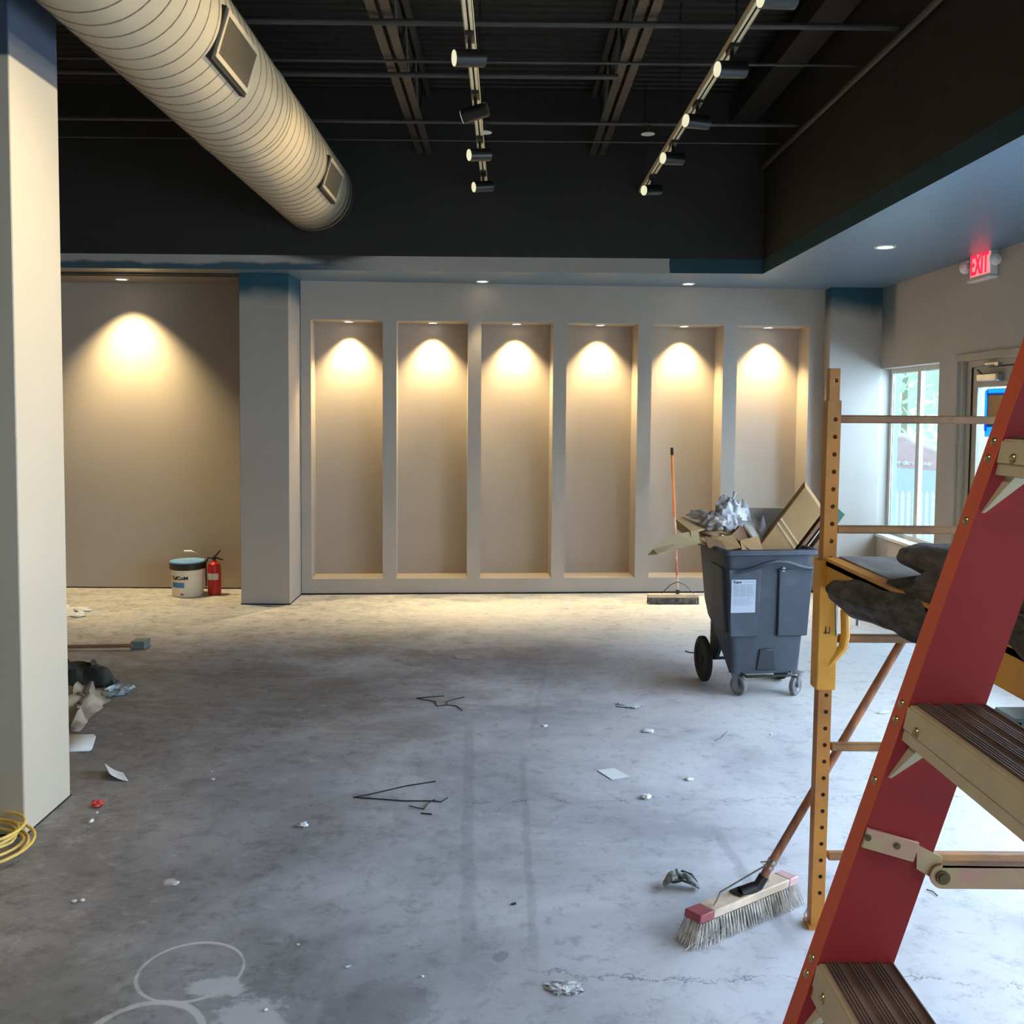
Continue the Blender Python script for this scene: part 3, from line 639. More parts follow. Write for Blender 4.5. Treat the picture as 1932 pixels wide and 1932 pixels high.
# ------------------------------------------------------------------ bucket and extinguisher
q = on_z(346, 1127); bk = thing('plaster_bucket', (q.x, q.y+.1, 0), 'white joint compound bucket with dark collar and blue lid by the alcove wall', 'bucket')
c = Vector((q.x, q.y+.12, 0)); T = Matrix.Translation(c)
b = MB(); b.lathe([(.001, .0), (.128, 0), (.132, .01), (.140, .255), (.001, .255)], 40, T); b.build('pail', mat('bucket_white', (226, 214, 192), .5, var=.05), bk)
b = MB(); b.lathe([(.141, .235), (.152, .24), (.156, .29), (.150, .30), (.147, .27), (.141, .262)], 40, T); b.build('collar', m_dark, bk)
b = MB(); b.lathe([(.001, .300), (.13, .302), (.148, .308), (.152, .30), (.152, .29)], 40, T); b.build('lid', mat('blue_lid', (120, 168, 214), .4, var=.1), bk)
b = MB(); b.tube([c+Vector((.155*cos(a), .02, .285+.10*sin(a))) for a in [pi*i/16 for i in range(17)]], .0022, 6); b.build('bail_handle', m_chrome, bk)
b = MB(); b.cyl(c+Vector((-.035, .02, .385)), c+Vector((.035, .02, .385)), .009, seg=10); b.build('grip', m_white, bk)
m_ink = mat('black_ink', (24, 24, 26), .6); m_bink = mat('blue_ink', (86, 130, 178), .6); m_redink = mat('red_ink', (176, 40, 44), .6)
def wrap(name, s, size, z, a0, mt, sx=1.0):
    R = .1375; cu = text(s, name, size, Matrix.Identity(4), mt, None, ext=.0004, sx=sx, bold=.0015)
    for v in cu.data.vertices:
        a = a0+v.co.x/R; r = R+.0015+v.co.z; v.co = Vector((r*sin(a), -r*cos(a), z+v.co.y)) + (c - Vector(bk.location))
    cu.parent = bk; return cu
wrap('lettering', 'TufCoM', .042, .155, -.85, m_ink, 1.15)
b = MB(); b.grid(10, 2, lambda u, v: c+Vector((.1375*sin(-.85+u*.95), -.1375*cos(-.85+u*.95), .085+.045*v))); b.build('label_panel', m_bink, bk)
b = MB(); b.grid(3, 2, lambda u, v: c+Vector((.1335*sin(-.15+u*.2), -.1335*cos(-.15+u*.2), .02+.014*v))); b.build('label_mark', m_redink, bk)
q = on_z(401, 1124); fe = thing('fire_extinguisher', (q.x, q.y+.06, 0), 'red fire extinguisher with black hose standing beside the bucket', 'fire extinguisher')
c2 = Vector((q.x, q.y+.06, 0)); m_fred = mat('extinguisher_red', (184, 28, 30), .3, var=.08); T = Matrix.Translation(c2)
b = MB(); b.lathe([(.001, 0), (.052, 0), (.058, .008), (.058, .24), (.05, .275), (.022, .292), (.016, .31), (.001, .31)], 28, T); b.build('cylinder', m_fred, fe)
b = MB(); b.grid(14, 2, lambda u, v: c2+Vector((.0587*sin(-1.5+u*2.4), -.0587*cos(-1.5+u*2.4), .14+.055*v))); b.build('label_panel', m_paper, fe)
b = MB(); b.cyl(c2+Vector((0, 0, .308)), c2+Vector((0, 0, .335)), .013, seg=10); b.prism([c2+Vector(p) for p in ((-.01, -.008, .33), (.075, -.008, .305), (.078, -.008, .312), (0, -.008, .342))], (0, .016, 0)); b.prism([c2+Vector(p) for p in ((-.005, -.008, .342), (.02, -.008, .362), (.05, -.008, .398), (.056, -.008, .392), (.022, -.008, .345))], (0, .016, 0)); b.build('valve_handle', m_dark, fe)
b = MB(); b.tube([c2+Vector(p) for p in ((-.012, 0, .322), (-.05, -.01, .33), (-.070, -.015, .28), (-.068, -.02, .16), (-.066, -.02, .08))], .0075, 8); b.build('hose', m_dark, fe)

# ------------------------------------------------------------------ brooms
m_wood = mat('worn_wood_handle', (170, 108, 70), .6, col2=(120, 78, 56), scale=5, stretch=(6, 6, 1)); m_block = mat('pale_wood_block', (206, 182, 158), .7, col2=(186, 160, 140), scale=12)
m_bris = mat('grey_bristle', (212, 202, 192), .8, col2=(150, 142, 136), scale=30); m_pink = mat('faded_red_paint', (150, 72, 78), .6, var=.2, scale=14)
P0 = Vector((.592, 2.885, 0)); P1 = Vector((.975, 3.145, 0)); bu = (P1-P0).normalized(); bn = Vector((-bu.y, bu.x, 0)); BL = (P1-P0).length
def BP(u, v, z): return P0+bu*u+bn*v+Vector((0, 0, z))
br = thing('push_broom', tuple((P0+P1)/2), 'push broom with grey bristles and wooden handle leaning on the yellow scaffold', 'broom')
b = MB(); b.hexa([BP(.06, -.03, .068), BP(BL-.045, -.03, .068), BP(BL-.045, .04, .064), BP(.06, .04, .064), BP(.06, -.034, .098), BP(BL-.045, -.034, .098), BP(BL-.045, .036, .092), BP(.06, .036, .092)]); b.build('block', m_block, br, bevel=.004)
b = MB(); b.hexa([BP(0, -.03, .068), BP(.06, -.03, .068), BP(.06, .04, .064), BP(0, .04, .064), BP(0, -.034, .098), BP(.06, -.034, .098), BP(.06, .036, .092), BP(0, .036, .092)]); b.build('block_end', m_pink, br, bevel=.004)['label'] = 'dark red painted end of the broom block'
b = MB(); b.hexa([BP(BL-.045, -.03, .068), BP(BL, -.03, .068), BP(BL, .04, .064), BP(BL-.045, .04, .064), BP(BL-.045, -.034, .098), BP(BL, -.034, .098), BP(BL, .036, .092), BP(BL-.045, .036, .092)]); b.build('block_end', mat('faded_pink_paint', (196, 160, 158), .6), br, bevel=.004)['label'] = 'faded pink far end of the broom block'
b = MB(); nb = 0
for i in range(74):
    for j in range(7):
        u = (i+.5)/74*BL; cl = int(u/(BL/6)); uc = (cl+.5)*BL/6
        u0 = (int(u/.0125)+.5)*.0125+((u/.0125)%1-.5)*.007; v0 = -.03+.065*j/6
        sp = (u-uc)*.10 + (u-BL/2)*.06 + random.gauss(0, .0018); vo = (j-3)*.004+random.gauss(0, .003)-.006
        if i < 7: sp -= (7-i)*.0035
        top_ = BP(u0, v0, .068); bot = BP(u0+sp, v0+vo, random.uniform(0.001, .005)); mid = (top_+bot)/2+bn*random.gauss(0, .0008)+bu*random.gauss(0, .0008)
        b.tube([top_, mid, bot], [.0019, .0019, .0015], 4); nb += 1
for i in range(10):
    u = random.uniform(-.0, .1); b.tube([BP(u, -.03, .068), BP(u-.01+random.gauss(0, .02), -.045, .045), BP(u-.03+random.gauss(0, .03), -.055+random.gauss(0, .01), .012)], .0009, 4)
o = b.build('bristles', m_bris, br); o['kind'] = 'stuff'
hb = Vector((0.806, 3.045, .15)); ht = Vector((1.55, 3.12, 1.41)); hd = (ht-hb).normalized()
hb2 = on_y(1428, 1675, 3.02); hd0 = on_y(1545, 1480, 3.04); ht = on_y(1818, 1012, 3.075)
b = MB(); b.tube([hb2+(ht-hb2)*t for t in (0, .2, .45, .7, 1)], .0135, 12); b.build('handle', m_wood, br)
b = MB(); hd = (ht-hb2).normalized(); p = hb2+hd*.05; B0 = BP(.218, 0, .094); B1 = hb2+hd*.01; b.tube([B0, B0.lerp(B1, .35), B0.lerp(B1, .7), B1, B1+(p-B1)*.9], [.022, .020, .018, .017, .0165], 14); b.box((.19, -.022, .096), (.25, .026, .101), frameM(P0, bu, bn)); b.build('socket', m_dark, br)
b = MB(); p = hb2+hd*.10; b.lathe([(.0145, -.006), (.0165, -.006), (.0165, .006), (.0145, .006)], 14, frameM(p, hd.orthogonal(), hd.cross(hd.orthogonal()))); b.lathe([(.0145, -.004), (.016, -.004), (.016, .004), (.0145, .004)], 14, frameM(p-hd*.02, hd.orthogonal(), hd.cross(hd.orthogonal())))
b.tube([p, BP(.12, 0, .125), BP(.10, -.005, .108), BP(.075, -.015, .102)], .003, 6); b.tube([p, BP(BL-.14, .01, .165), BP(BL-.12, .01, .15), BP(BL-.118, 0, .10)], .003, 6); b.box((-.007, -.002, 0), (.007, .002, .062), frameM(BP(BL-.12, 0, .094), bu, bn)); b.build('brace', m_chrome, br)

# far broom against the niche wall
q = on_z(1267, 1141); q2 = on_z(1262, 1141); c = Vector((q.x, q.y, 0))
bf = thing('push_broom', (q.x, q.y, 0), 'push broom with orange handle leaning against the niche wall behind the cart', 'broom')
ang = radians(2); ux = Vector((cos(ang), sin(ang), 0)); uy = Vector((-ux.y, ux.x, 0)); M = frameM(c+Vector((0, .05, 0)), ux, uy)
b = MB(); b.box((-.20, -.03, .055), (.24, .03, .085), M); b.build('block', m_block, bf, bevel=.003)
b = MB()
for i in range(60):
    for j in range(3):
        u = -.20+.44*(i+.5)/60; b.tube([M @ Vector((u, -.026+.026*j, .056)), M @ Vector((u+random.gauss(0, .003), -.03+.028*j, .002))], [.0042, .0035], 4)
o = b.build('bristles', mat('dark_bristle', (70, 66, 64), .85, col2=(120, 110, 100), scale=25), bf); o['kind'] = 'stuff'
u5 = onwall(1266, 845); hbot = M @ Vector((.06, 0, .12)); htop = WP(u5[0], u5[1], -.03); mid = hbot.lerp(htop, .5)
b = MB(); b.tube([mid, htop-(htop-mid).normalized()*.06], .0125, 10); b.build('handle', mat('orange_handle', (214, 132, 70), .5, var=.1), bf)['label'] = 'orange upper handle'
b = MB(); b.tube([hbot, mid], .011, 10); b.build('lower_handle', mat('dusty_red_handle', (166, 92, 76), .6, col2=(214, 200, 188), scale=5), bf)
b = MB(); b.tube([htop-(htop-mid).normalized()*.07, htop], .014, 10); b.tube([hbot, M @ Vector((.06, 0, .06))], .016, 10)
for s in (-1, 1): b.tube([hbot+Vector((0, 0, .07)), M @ Vector((.06+s*.06, 0, .165)), M @ Vector((.06+s*.14, 0, .088))], .004, 6)
b.build('bracket', m_dark, bf)

# ------------------------------------------------------------------ trash cart
m_cart = mat('blue_grey_plastic', (46, 52, 64), .55, col2=(62, 68, 80), scale=7, bmp=.1, lo=.45, hi=.75); m_cartd = mat('dark_cart_plastic', (36, 39, 47), .6, var=.1)
tk = radians(7); cu_ = Vector((cos(tk), sin(tk), 0)); cv_ = Vector((-sin(tk), cos(tk), 0)); CO = Vector((1.515, 5.40, 0))
def CP(u, v, z): return CO+cu_*u+cv_*v+Vector((0, 0, z))
cart = thing('trash_cart', CP(0, .25, 0), 'blue-grey wheeled plastic trash cart heaped with cardboard', 'trash cart')
def ring(hw, v0, v1, z, r=.04, n=5, zf=None):
    pts = []
    for cx, cy, a0 in ((hw-r, v0+r, -90), (hw-r, v1-r, 0), (-hw+r, v1-r, 90), (-hw+r, v0+r, 180)):
        for i in range(n): a = radians(a0+90*i/(n-1)); pts.append((cx+r*cos(a), cy+r*sin(a)))
    return [CP(x, y, z if zf is None else zf(y)) for x, y in pts]
def loft(b, rings, cap0=True, cap1=True):
    n = len(rings[0]); v = [p for r in rings for p in r]; f = []
    for i in range(len(rings)-1):
        for k in range(n): f.append((i*n+k, i*n+(k+1) % n, (i+1)*n+(k+1) % n, (i+1)*n+k))
    if cap0: f.append(tuple(range(n))[::-1])
    if cap1: f.append(tuple((len(rings)-1)*n+k for k in range(n)))
    b.add(v, f)
b = MB()
zf0 = lambda y: .145 + max(0, y-.12)*.85
loft(b, [ring(.205, .035, .42, 0, zf=zf0), ring(.222, .03, .455, 0, zf=lambda y: max(.36, zf0(y)+.02)), ring(.235, .022, .475, .50), ring(.262, .005, .50, .84),
         ring(.245, .025, .48, .84), ring(.225, .045, .455, .52)], True, True)
b.build('body', m_cart, cart)
b = MB()   # raised panels of the front and the left side
def panel(u0, u1, t0, t1, z0, z1, d=.02, w=.0):
    f = lambda z: .030-.028*(z-.36)/.48
    b.hexa([CP(u0, f(z0)-d, z0), CP(u1, f(z0)-d, z0), CP(u1, f(z0)+.02, z0), CP(u0, f(z0)+.02, z0), CP(t0, f(z1)-d*.6, z1), CP(t1, f(z1)-d*.6, z1), CP(t1, f(z1)+.02, z1), CP(t0, f(z1)+.02, z1)])
panel(-.228, -.06, -.25, -.055, .365, .76); panel(.055, .235, .05, .255, .365, .76)
b.hexa([CP(-.245, .06, .38), CP(-.245, .27, .38), CP(-.22, .27, .38), CP(-.22, .06, .38), CP(-.27, .06, .76), CP(-.27, .27, .76), CP(-.24, .27, .76), CP(-.24, .06, .76)])
b.build('raised_panel', m_cart, cart, bevel=.007)
b = MB(); b.hexa([CP(-.062, .028, .165), CP(.058, .028, .165), CP(.058, .045, .165), CP(-.062, .045, .165), CP(-.045, .019, .29), CP(.042, .019, .29), CP(.042, .045, .29), CP(-.045, .045, .29)]); b.build('foot_recess', m_cartd, cart, bevel=.006)
b = MB()
loft(b, [ring(.272, -.012, .512, .835), ring(.285, -.022, .522, .84), ring(.285, -.022, .522, .868), ring(.27, -.008, .508, .872), ring(.258, .008, .492, .868), ring(.254, .012, .488, .80)], False, False); b.build('rim', m_cart, cart, bevel=.0)
b = MB(); hp = [CP(-.20, -.022, .745), CP(-.14, -.045, .765), CP(-.06, -.07, .80), CP(.0, -.078, .815), (CP(.07, -.074, .81)), CP(.14, -.06, .785), CP(.20, -.045, .77), CP(.285, -.035, .768)]
b.tube(hp, .013, 10); b.build('handle', m_cart, cart)
b = MB(); b.cyl(CP(.075, -.012, .757), CP(.075, 0.0, .757), .013, seg=14); b.build('bolt', m_chrome, cart)
b = MB(); b.box((.0, 0, 0), (.06, .004, .03), frameM(CP(.03, .0-.012, .755), cu_, (0, 0, 1))); b.build('bolt_plate', m_cartd, cart)
b = MB(); b.tube([CP(-.15, .03, .15), CP(-.13, -.005, .14), CP(.13, -.005, .14), CP(.15, .03, .15)], .008, 8); b.build('step_bar', m_dark, cart)
m_lab = mat('white_label', (160, 166, 178), .6, var=.05)
f = lambda z: .030-.028*(z-.36)/.48-.0215
La, Lb, z0, z1 = -.232, -.088, .51, .70
b = MB(); b.add([CP(La, f(z0)-.002, z0), CP(Lb, f(z0)-.002, z0), CP(Lb, f(z1)+.004, z1), CP(La, f(z1)+.004, z1), CP(La, f(z0)+.002, z0), CP(Lb, f(z0)+.002, z0), CP(Lb, f(z1)+.01, z1), CP(La, f(z1)+.01, z1)], [(0,1,2,3),(4,7,6,5),(0,4,5,1),(2,6,7,3),(1,5,6,2),(3,7,4,0)])
lb_ = b.build('label_plate', m_lab, cart)
up_ = (CP(La, f(z1)+.004, z1)-CP(La, f(z0)-.002, z0)).normalized()
def LM(u, z): k = (z-z0)/(z1-z0); return frameM(CP(u, (f(z0)-.002)*(1-k)+(f(z1)+.004)*k-.0015, z), cu_, up_)
text('Toter', 'lettering', .020, LM(La+.008, z1-.020), m_ink, cart, bold=.0008, sx=1.1)
b = MB(); gr = mat('grey_print', (120, 124, 136), .6)
def bar(u0_, u1_, za): M = LM(u0_, za); b.box((0, 0, 0), (u1_-u0_, .0016, .0004), M)
bar(La+.075, Lb-.01, z1-.014)
for i in range(7):
    zz = z1-.030-.011*i; bar(La+.008, Lb-.004, zz)
    if i < 6:
        for k in range(3): bar(La+.010+.044*k, La+.040+.044*k, zz-.006)
for i in range(5): bar(La+.010, La+.010+random.uniform(.09, .125), z0+.08-.009*i)
for uu in (La+.058, La+.098): M = LM(uu, z1-.096); b.box((0, 0, 0), (.001, .066, .0004), M)
b.build('label_print', gr, cart, smooth=False)
m_tyre = mat('black_rubber', (30, 30, 31), .8, var=.2); m_cwheel = mat('grey_caster_rubber', (112, 112, 114), .6, var=.15); m_bracket = mat('galvanised_bracket', (150, 152, 156), .35, .8, var=.15)
def wheel(c, axis, r, w, mt, hubmt, name='wheel'):
    M = frameM(c, Vector(axis).orthogonal(), Vector(axis).cross(Vector(axis).orthogonal()))
    b = MB(); b.lathe([(r*.66, -w*.42), (r*.9, -w*.5), (r, -w*.3), (r, w*.3), (r*.9, w*.5), (r*.66, w*.42), (r*.66, -w*.42)], 36, M); o = b.build(name, mt, cart)
    b = MB(); b.lathe([(.001, -w*.4), (r*.2, -w*.4), (r*.22, -w*.2), (r*.5, -w*.2), (r*.67, -w*.36), (r*.67, w*.36), (r*.5, w*.2), (r*.22, w*.2), (r*.2, w*.4), (.001, w*.4)], 36, M); b.build('hub', hubmt, o)
ax2 = cu_
wheel(CP(-.245, .42, .138), ax2, .138, .036, m_tyre, m_tyre); wheel(CP(.245, .42, .138), ax2, .138, .036, m_tyre, m_tyre)
b = MB(); b.cyl(CP(-.25, .42, .138), CP(.25, .42, .138), .01, seg=8)
for s in (-1, 1): b.hexa([CP(s*.18-.01, .36, .145), CP(s*.18+.01, .36, .145), CP(s*.18+.01, .46, .13), CP(s*.18-.01, .46, .13), CP(s*.18-.01, .25, .30), CP(s*.18+.01, .25, .30), CP(s*.18+.01, .45, .42), CP(s*.18-.01, .45, .42)])
b.build('axle', m_cartd, cart)
for px, a in ((1393, 14), (1500, -18)):
    g = on_z(px, 1311); axc = Vector((cos(radians(a+25 if px == 1393 else a-25)), sin(radians(a+25 if px == 1393 else a-25)), 0))
    g.y += .0; wheel(g+Vector((0, 0, .056)), axc, .056, .032, m_cwheel, m_bracket, 'caster_wheel')
    pp = axc.orthogonal().normalized(); pp = Vector((axc.y, -axc.x, 0)); c = g+Vector((0, 0, .056)); s1 = -pp*(-.03)
    b = MB()
    for s in (-1, 1):
        o_ = axc*s*.021; b.hexa([c+o_-axc*.0015-pp*.012-Vector((0,0,.008)), c+o_+axc*.0015-pp*.012-Vector((0,0,.008)), c+o_+axc*.0015+pp*.012-Vector((0,0,.008)), c+o_-axc*.0015+pp*.012-Vector((0,0,.008)),
                 c+o_-axc*.0015-pp*.045+Vector((0,0,.082)), c+o_+axc*.0015-pp*.045+Vector((0,0,.082)), c+o_+axc*.0015+pp*.01+Vector((0,0,.082)), c+o_-axc*.0015+pp*.01+Vector((0,0,.082))])
    b.box((-.035, -.03, 0), (.035, .04, .006), frameM(c-pp*.017+Vector((0, 0, .080)), axc, pp)); b.cyl(c-axc*.024, c+axc*.024, .007, seg=10); b.build('caster_bracket', m_bracket, cart)

# ---- load of the cart
m_card = mat('cardboard', (176, 138, 92), .85, col2=(158, 122, 82), scale=3); m_cardd = mat('cardboard_inner_brown', (128, 94, 66), .85, var=.1); m_cardg = mat('dusty_grey_cardboard', (148, 126, 92), .85, var=.1)
m_bag = mat('crumpled_white_plastic', (206, 204, 208), .35, col2=(170, 168, 176), scale=9, bmp=.3); m_foam = mat('pale_grey_board', (178, 170, 158), .8, var=.06)
def slab(name, P, uvec, vvec, t, mt, label, cat='cardboard', parent=None, bevel=.002):
    P, uvec, vvec = Vector(P), Vector(uvec), Vector(vvec); nn = uvec.cross(vvec).normalized()*t
    b = MB(); b.hexa([P, P+uvec, P+uvec+vvec, P+vvec, P+nn, P+uvec+nn, P+uvec+vvec+nn, P+vvec+nn]); o = b.build(name, mt, parent, bevel=bevel)
    if label: tag(o, label, cat)
    return o
# big long carton standing tilted out of the cart
A = on_y(1430, 1035, 5.62); B = on_y(1519, 918, 5.66); Cc = on_y(1502, 1035, 5.50); D = on_y(1552, 962, 5.56)
bx = thing('long_carton', tuple((A+Cc)/2), 'long brown carton with a pale stripe tilting up out of the cart', 'box')
up1 = (B-A); side = (Cc-A); front = Vector((.02, -.1, -.03))
d1 = up1.normalized(); A2 = A-d1*.12; wv = (on_y(1550, 966, 5.58)-B)
b = MB(); wv2 = Vector((.092, -.05, -.145)); tk_ = Vector((.05, .17, .02))
b.hexa([A2, A2+wv2, A2+wv2+tk_, A2+tk_, B, B+wv2, B+wv2+tk_, B+tk_]); b.build('carton', m_card, bx, bevel=.002)
b = MB(); nf = wv2.cross(up1).normalized(); nf = nf if nf.y < 0 else -nf
for k in (.40, .47):
    p = A+up1*k; b.hexa([p+nf*.001, p+wv2+nf*.001, p+wv2+nf*.002, p+nf*.002, p+d1*.013+nf*.001, p+wv2+d1*.013+nf*.001, p+wv2+d1*.013+nf*.002, p+d1*.013+nf*.002])
b.build('pale_stripe', mat('pale_tape', (214, 186, 140), .6), bx)
A_ = A2+wv2+Vector((.012, -.0, -.012))
for k, (mt_, lab, tt) in enumerate(((m_cardd, 'brown cardboard sheet leaning right against the long carton', .02), (m_foam, 'pale board edge leaning between brown sheets beside the long carton', .008), (m_cardd, 'outer brown cardboard sheet leaning at the cart rim', .022))):
    off = Vector((.024*k+.002, -.004*k, -.018*k)); slab('cardboard_sheet', A_+off, up1*1.36-up1*.07*k, tk_*.8, -tt, mt_, lab)
q = on_y(1583, 972, 5.72); b = MB(); b.prism([q+Vector(p) for p in ((-.13, 0, -.13), (-.03, .0, .06), (.035, 0, .005), (-.06, 0, -.13))], (0, .012, 0)); tag(b.build('green_card', mat('green_card_print', (40, 96, 76), .6)), 'dark green card corner sticking out behind the scaffold post', 'cardboard')
# flattened flaps at the left
b = MB()
fl = [on_y(1222, 1046, 5.50), on_y(1232, 1034, 5.50), on_y(1272, 1008, 5.52), on_y(1318, 1000, 5.58), on_y(1320, 1024, 5.54), on_y(1240, 1044, 5.47)]
b.prism(fl, (.002, .003, -.006)); tag(b.build('cardboard_flap', m_cardg, smooth=False), 'dusty cardboard flap hanging out over the left rim of the cart', 'cardboard')
A = on_y(1275, 980, 5.66); 
ob = thing('opened_carton', tuple(A), 'open brown carton lying on its side at the left of the load', 'box')
def q_(px, py, Y): return on_y(px, py, Y)
b = MB(); b.add([q_(1275,980,5.75), q_(1288,976,5.85), q_(1340,996,5.80), q_(1304,1003,5.55)], [(0,1,2,3)]); b.add([q_(1275,980,5.75), q_(1304,1003,5.55), q_(1306,1022,5.54), q_(1278,998,5.74)], [(0,1,2,3)])
b.add([q_(1304,1003,5.55), q_(1340,996,5.80), q_(1362,1006,5.75), q_(1358,1034,5.60), q_(1306,1022,5.54)], [(0,1,2,3,4)]); b.build('carton_wall', m_card, ob, thick=.006, smooth=False)
b = MB(); b.add([q_(1318,1004,5.60), q_(1340,998,5.78), q_(1360,1004,5.74), q_(1352,1012,5.6)], [(0,1,2,3)]); b.build('torn_flap', m_cardd, ob, thick=.004)
for k, (pts, mt_, lab) in enumerate((
    (((1345,1004,5.72),(1388,984,5.86),(1402,990,5.86),(1386,1012,5.70)), m_card, 'small brown cardboard piece under the white bag'),
    (((1380,1010,5.64),(1404,984,5.8),(1432,1034,5.66),(1420,1044,5.52)), m_cardd, 'dark cardboard strip in the middle of the load'),
    (((1352,1014,5.60),(1384,1010,5.62),(1398,1034,5.54),(1362,1040,5.54)), m_card, 'curled cardboard piece at the front of the load'),
    (((1330,1012,5.58),(1362,1022,5.56),(1372,1040,5.52),(1336,1034,5.52)), m_cardd, 'torn dark cardboard piece at the left front of the load'),
    (((1396,1020,5.60),(1430,1012,5.64),(1440,1040,5.58),(1400,1042,5.52)), m_card, 'folded cardboard scrap beside the long carton'))):
    b = MB(); b.add([q_(*p) for p in pts], [(0,1,2,3)]); tag(b.build('cardboard_scrap', mt_, thick=.008, smooth=False), lab, 'cardboard')
b = MB(); b.add([q_(1394,978,5.80), q_(1408,960,5.9), q_(1446,1000,5.86), q_(1444,1030,5.68), q_(1432,1034,5.6)], [(0,1,2,3,4)]); tag(b.build('white_sack', mat('white_paper_sack', (222, 212, 200), .7, var=.06), thick=.02), 'flat white printed sack between bag and long carton', 'sack')
sx_ = (q_(1446, 1000, 5.86)-q_(1408, 960, 5.9)); 
b = MB(); b.box((0, 0, 0), (.46, .012, .17), Matrix.Translation(q_(1408, 1010, 5.87))); tag(b.build('foam_board', m_foam, bevel=.003), 'pale grey board standing at the back of the cart', 'board')
def crumple(name, c, r, label, mt_, cat, amp=.35, fr=3.0, seed=0, nu=40, sharp=1.0):
    b = MB(); c = Vector(c); v = []; seg, rg = nu, nu//2
    def fn(u, w):
        a = 2*pi*w; t = pi*u; d = Vector((sin(t)*cos(a), sin(t)*sin(a), cos(t))); k = 1+amp*noise.noise(d*fr+Vector((seed, 0, 0)))+amp*.6*abs(noise.noise(d*fr*2.3+Vector((0, seed, 0))))*sharp
        return c+Vector((d.x*r[0]*k, d.y*r[1]*k, d.z*r[2]*k))
    b.grid(rg, seg, fn); return tag(b.build(name, mt_, angle=50), label, cat)
crumple('plastic_bag', q_(1378, 972, 5.76), (.075, .06, .085), 'crumpled white plastic bag on top of the load', m_bag, 'bag', .6, 2.6, 3)
crumple('plastic_bag', q_(1350, 984, 5.74), (.075, .05, .05), 'greyish plastic bag bulging left of the top bag', mat('grey_plastic_film', (168, 158, 152), .35, var=.2, bmp=.3), 'bag', .5, 2.4, 9)
crumple('plastic_bag', q_(1320, 972, 5.9), (.06, .05, .03), 'thin clear plastic wrap at the left of the heap', mat('pale_plastic_film', (206, 198, 186), .3, var=.1), 'bag', .5, 2.6, 14)
b = MB(); b.tube([q_(1378, 950, 5.76), q_(1384, 938, 5.75), q_(1387, 928, 5.75)], [.014, .007, .012], 8); tag(b.build('bag_knot', m_bag), 'twisted white knot standing up from the plastic bag', 'bag')
b = MB(); b.add([q_(1400,940,5.82), q_(1411,952,5.8), q_(1418,985,5.78), q_(1402,975,5.78)], [(0,1,2,3)]); b.add([q_(1430,1000,5.72), q_(1440,972,5.72), q_(1447,1000,5.7), q_(1436,1016,5.7)], [(0,1,2,3)]); tag(b.build('plastic_film', m_bag, thick=.004), 'torn white film sticking up in the middle of the load', 'plastic')
b = MB(); b.hexa([q_(1334,1040,5.46), q_(1500,1040,5.5), q_(1500,1040,5.85), q_(1338,1035,5.85), q_(1340,1030,5.50), q_(1500,1030,5.52), q_(1500,1024,5.85), q_(1344,1022,5.85)])
# rubbish under the visible pieces, filling the cart
def heap(u, v):
    p = CP(-.225+.45*u, .05+.40*v, .80+.05*noise.noise(Vector((u*5, v*5, 2)))); return p
b = MB(); b.grid(14, 14, heap); tag(b.build('rubbish_fill', m_cardd, thick=.01, smooth=False), 'torn brown packaging filling the trash cart', 'rubbish', kind='stuff')

# ------------------------------------------------------------------ scaffold
m_yel = mat('yellow_scaffold_paint', (176, 112, 32), .5, col2=(138, 88, 38), scale=5, bmp=.05, lo=.4, hi=.75); m_yel3 = mat('bright_yellow_scaffold_paint', (214, 150, 46), .5, col2=(178, 116, 40), scale=7, bmp=.05, lo=.45, hi=.8); m_yel2 = mat('worn_brown_yellow_paint', (146, 100, 52), .55, col2=(116, 78, 48), scale=6)
SY = 2.985; SX = 1.008; PW = .042
sf = thing('scaffold', (SX, SY, 0), 'yellow steel baker scaffold with perforated post and rungs behind the ladder', 'scaffold')
def lean(z): return SX+.012*(z/1.69)
def drill(o, x, y):   # row of round holes, the lower ones ending at a painted shade strip
    b = MB(); zz = .118; dk = MB()
    for i in range(29):
        xx = x+.004+.012*zz/1.69
        if zz > 1.19: b.cyl((xx, y-.06, zz), (xx, y+.06, zz), .0072, seg=14)
        else: b.cyl((xx, y-.06, zz), (xx, y-.0118, zz), .0068, seg=14)
        zz += .0535 if i < 13 else .0545
    dk = MB(); dk.box((x-.008, y-.0165, .08), (x+.014, y-.0125, 1.2)); dk.build('tube_inside_shade', m_ink, o)  # black strip standing for the shade inside the hollow post
    b.cyl((x+.016, y-.06, 1.752), (x+.016, y+.06, 1.752), .0068, seg=12)
    c = b.build('cut', m_yel, None, smooth=False)
    for t in [o]+[q_ for q_ in o.children if q_.name.startswith('coupling')]:
        for md in list(t.modifiers): t.modifiers.remove(md)
        md = t.modifiers.new('holes', 'BOOLEAN'); md.object = c; md.solver = 'EXACT'
        bpy.context.view_layer.update(); me = bpy.data.meshes.new_from_object(t.evaluated_get(bpy.context.evaluated_depsgraph_get()))
        t.modifiers.clear(); t.data = me
        for p in me.polygons: p.use_smooth = False
    bpy.data.objects.remove(c)
def post(x, y, name='post'):
    b = MB(); sx = .012
    def bx(z0, z1, w, sy=1):
        b.hexa([Vector((x+dx*w/2+sx*z/1.69, y+dy*w/2, z)) for z in (z0, z1) for dx, dy in ((-1,-1),(1,-1),(1,1),(-1,1))])
    bx(.012, 1.69, PW); o = b.build(name, m_yel, sf, bevel=.004)
    b = MB(); bx(1.69, 1.79, .032); b.build('coupling_pin', m_yel, o, bevel=.003)
    if x == SX and y == SY: drill(o, x, y)
    return o
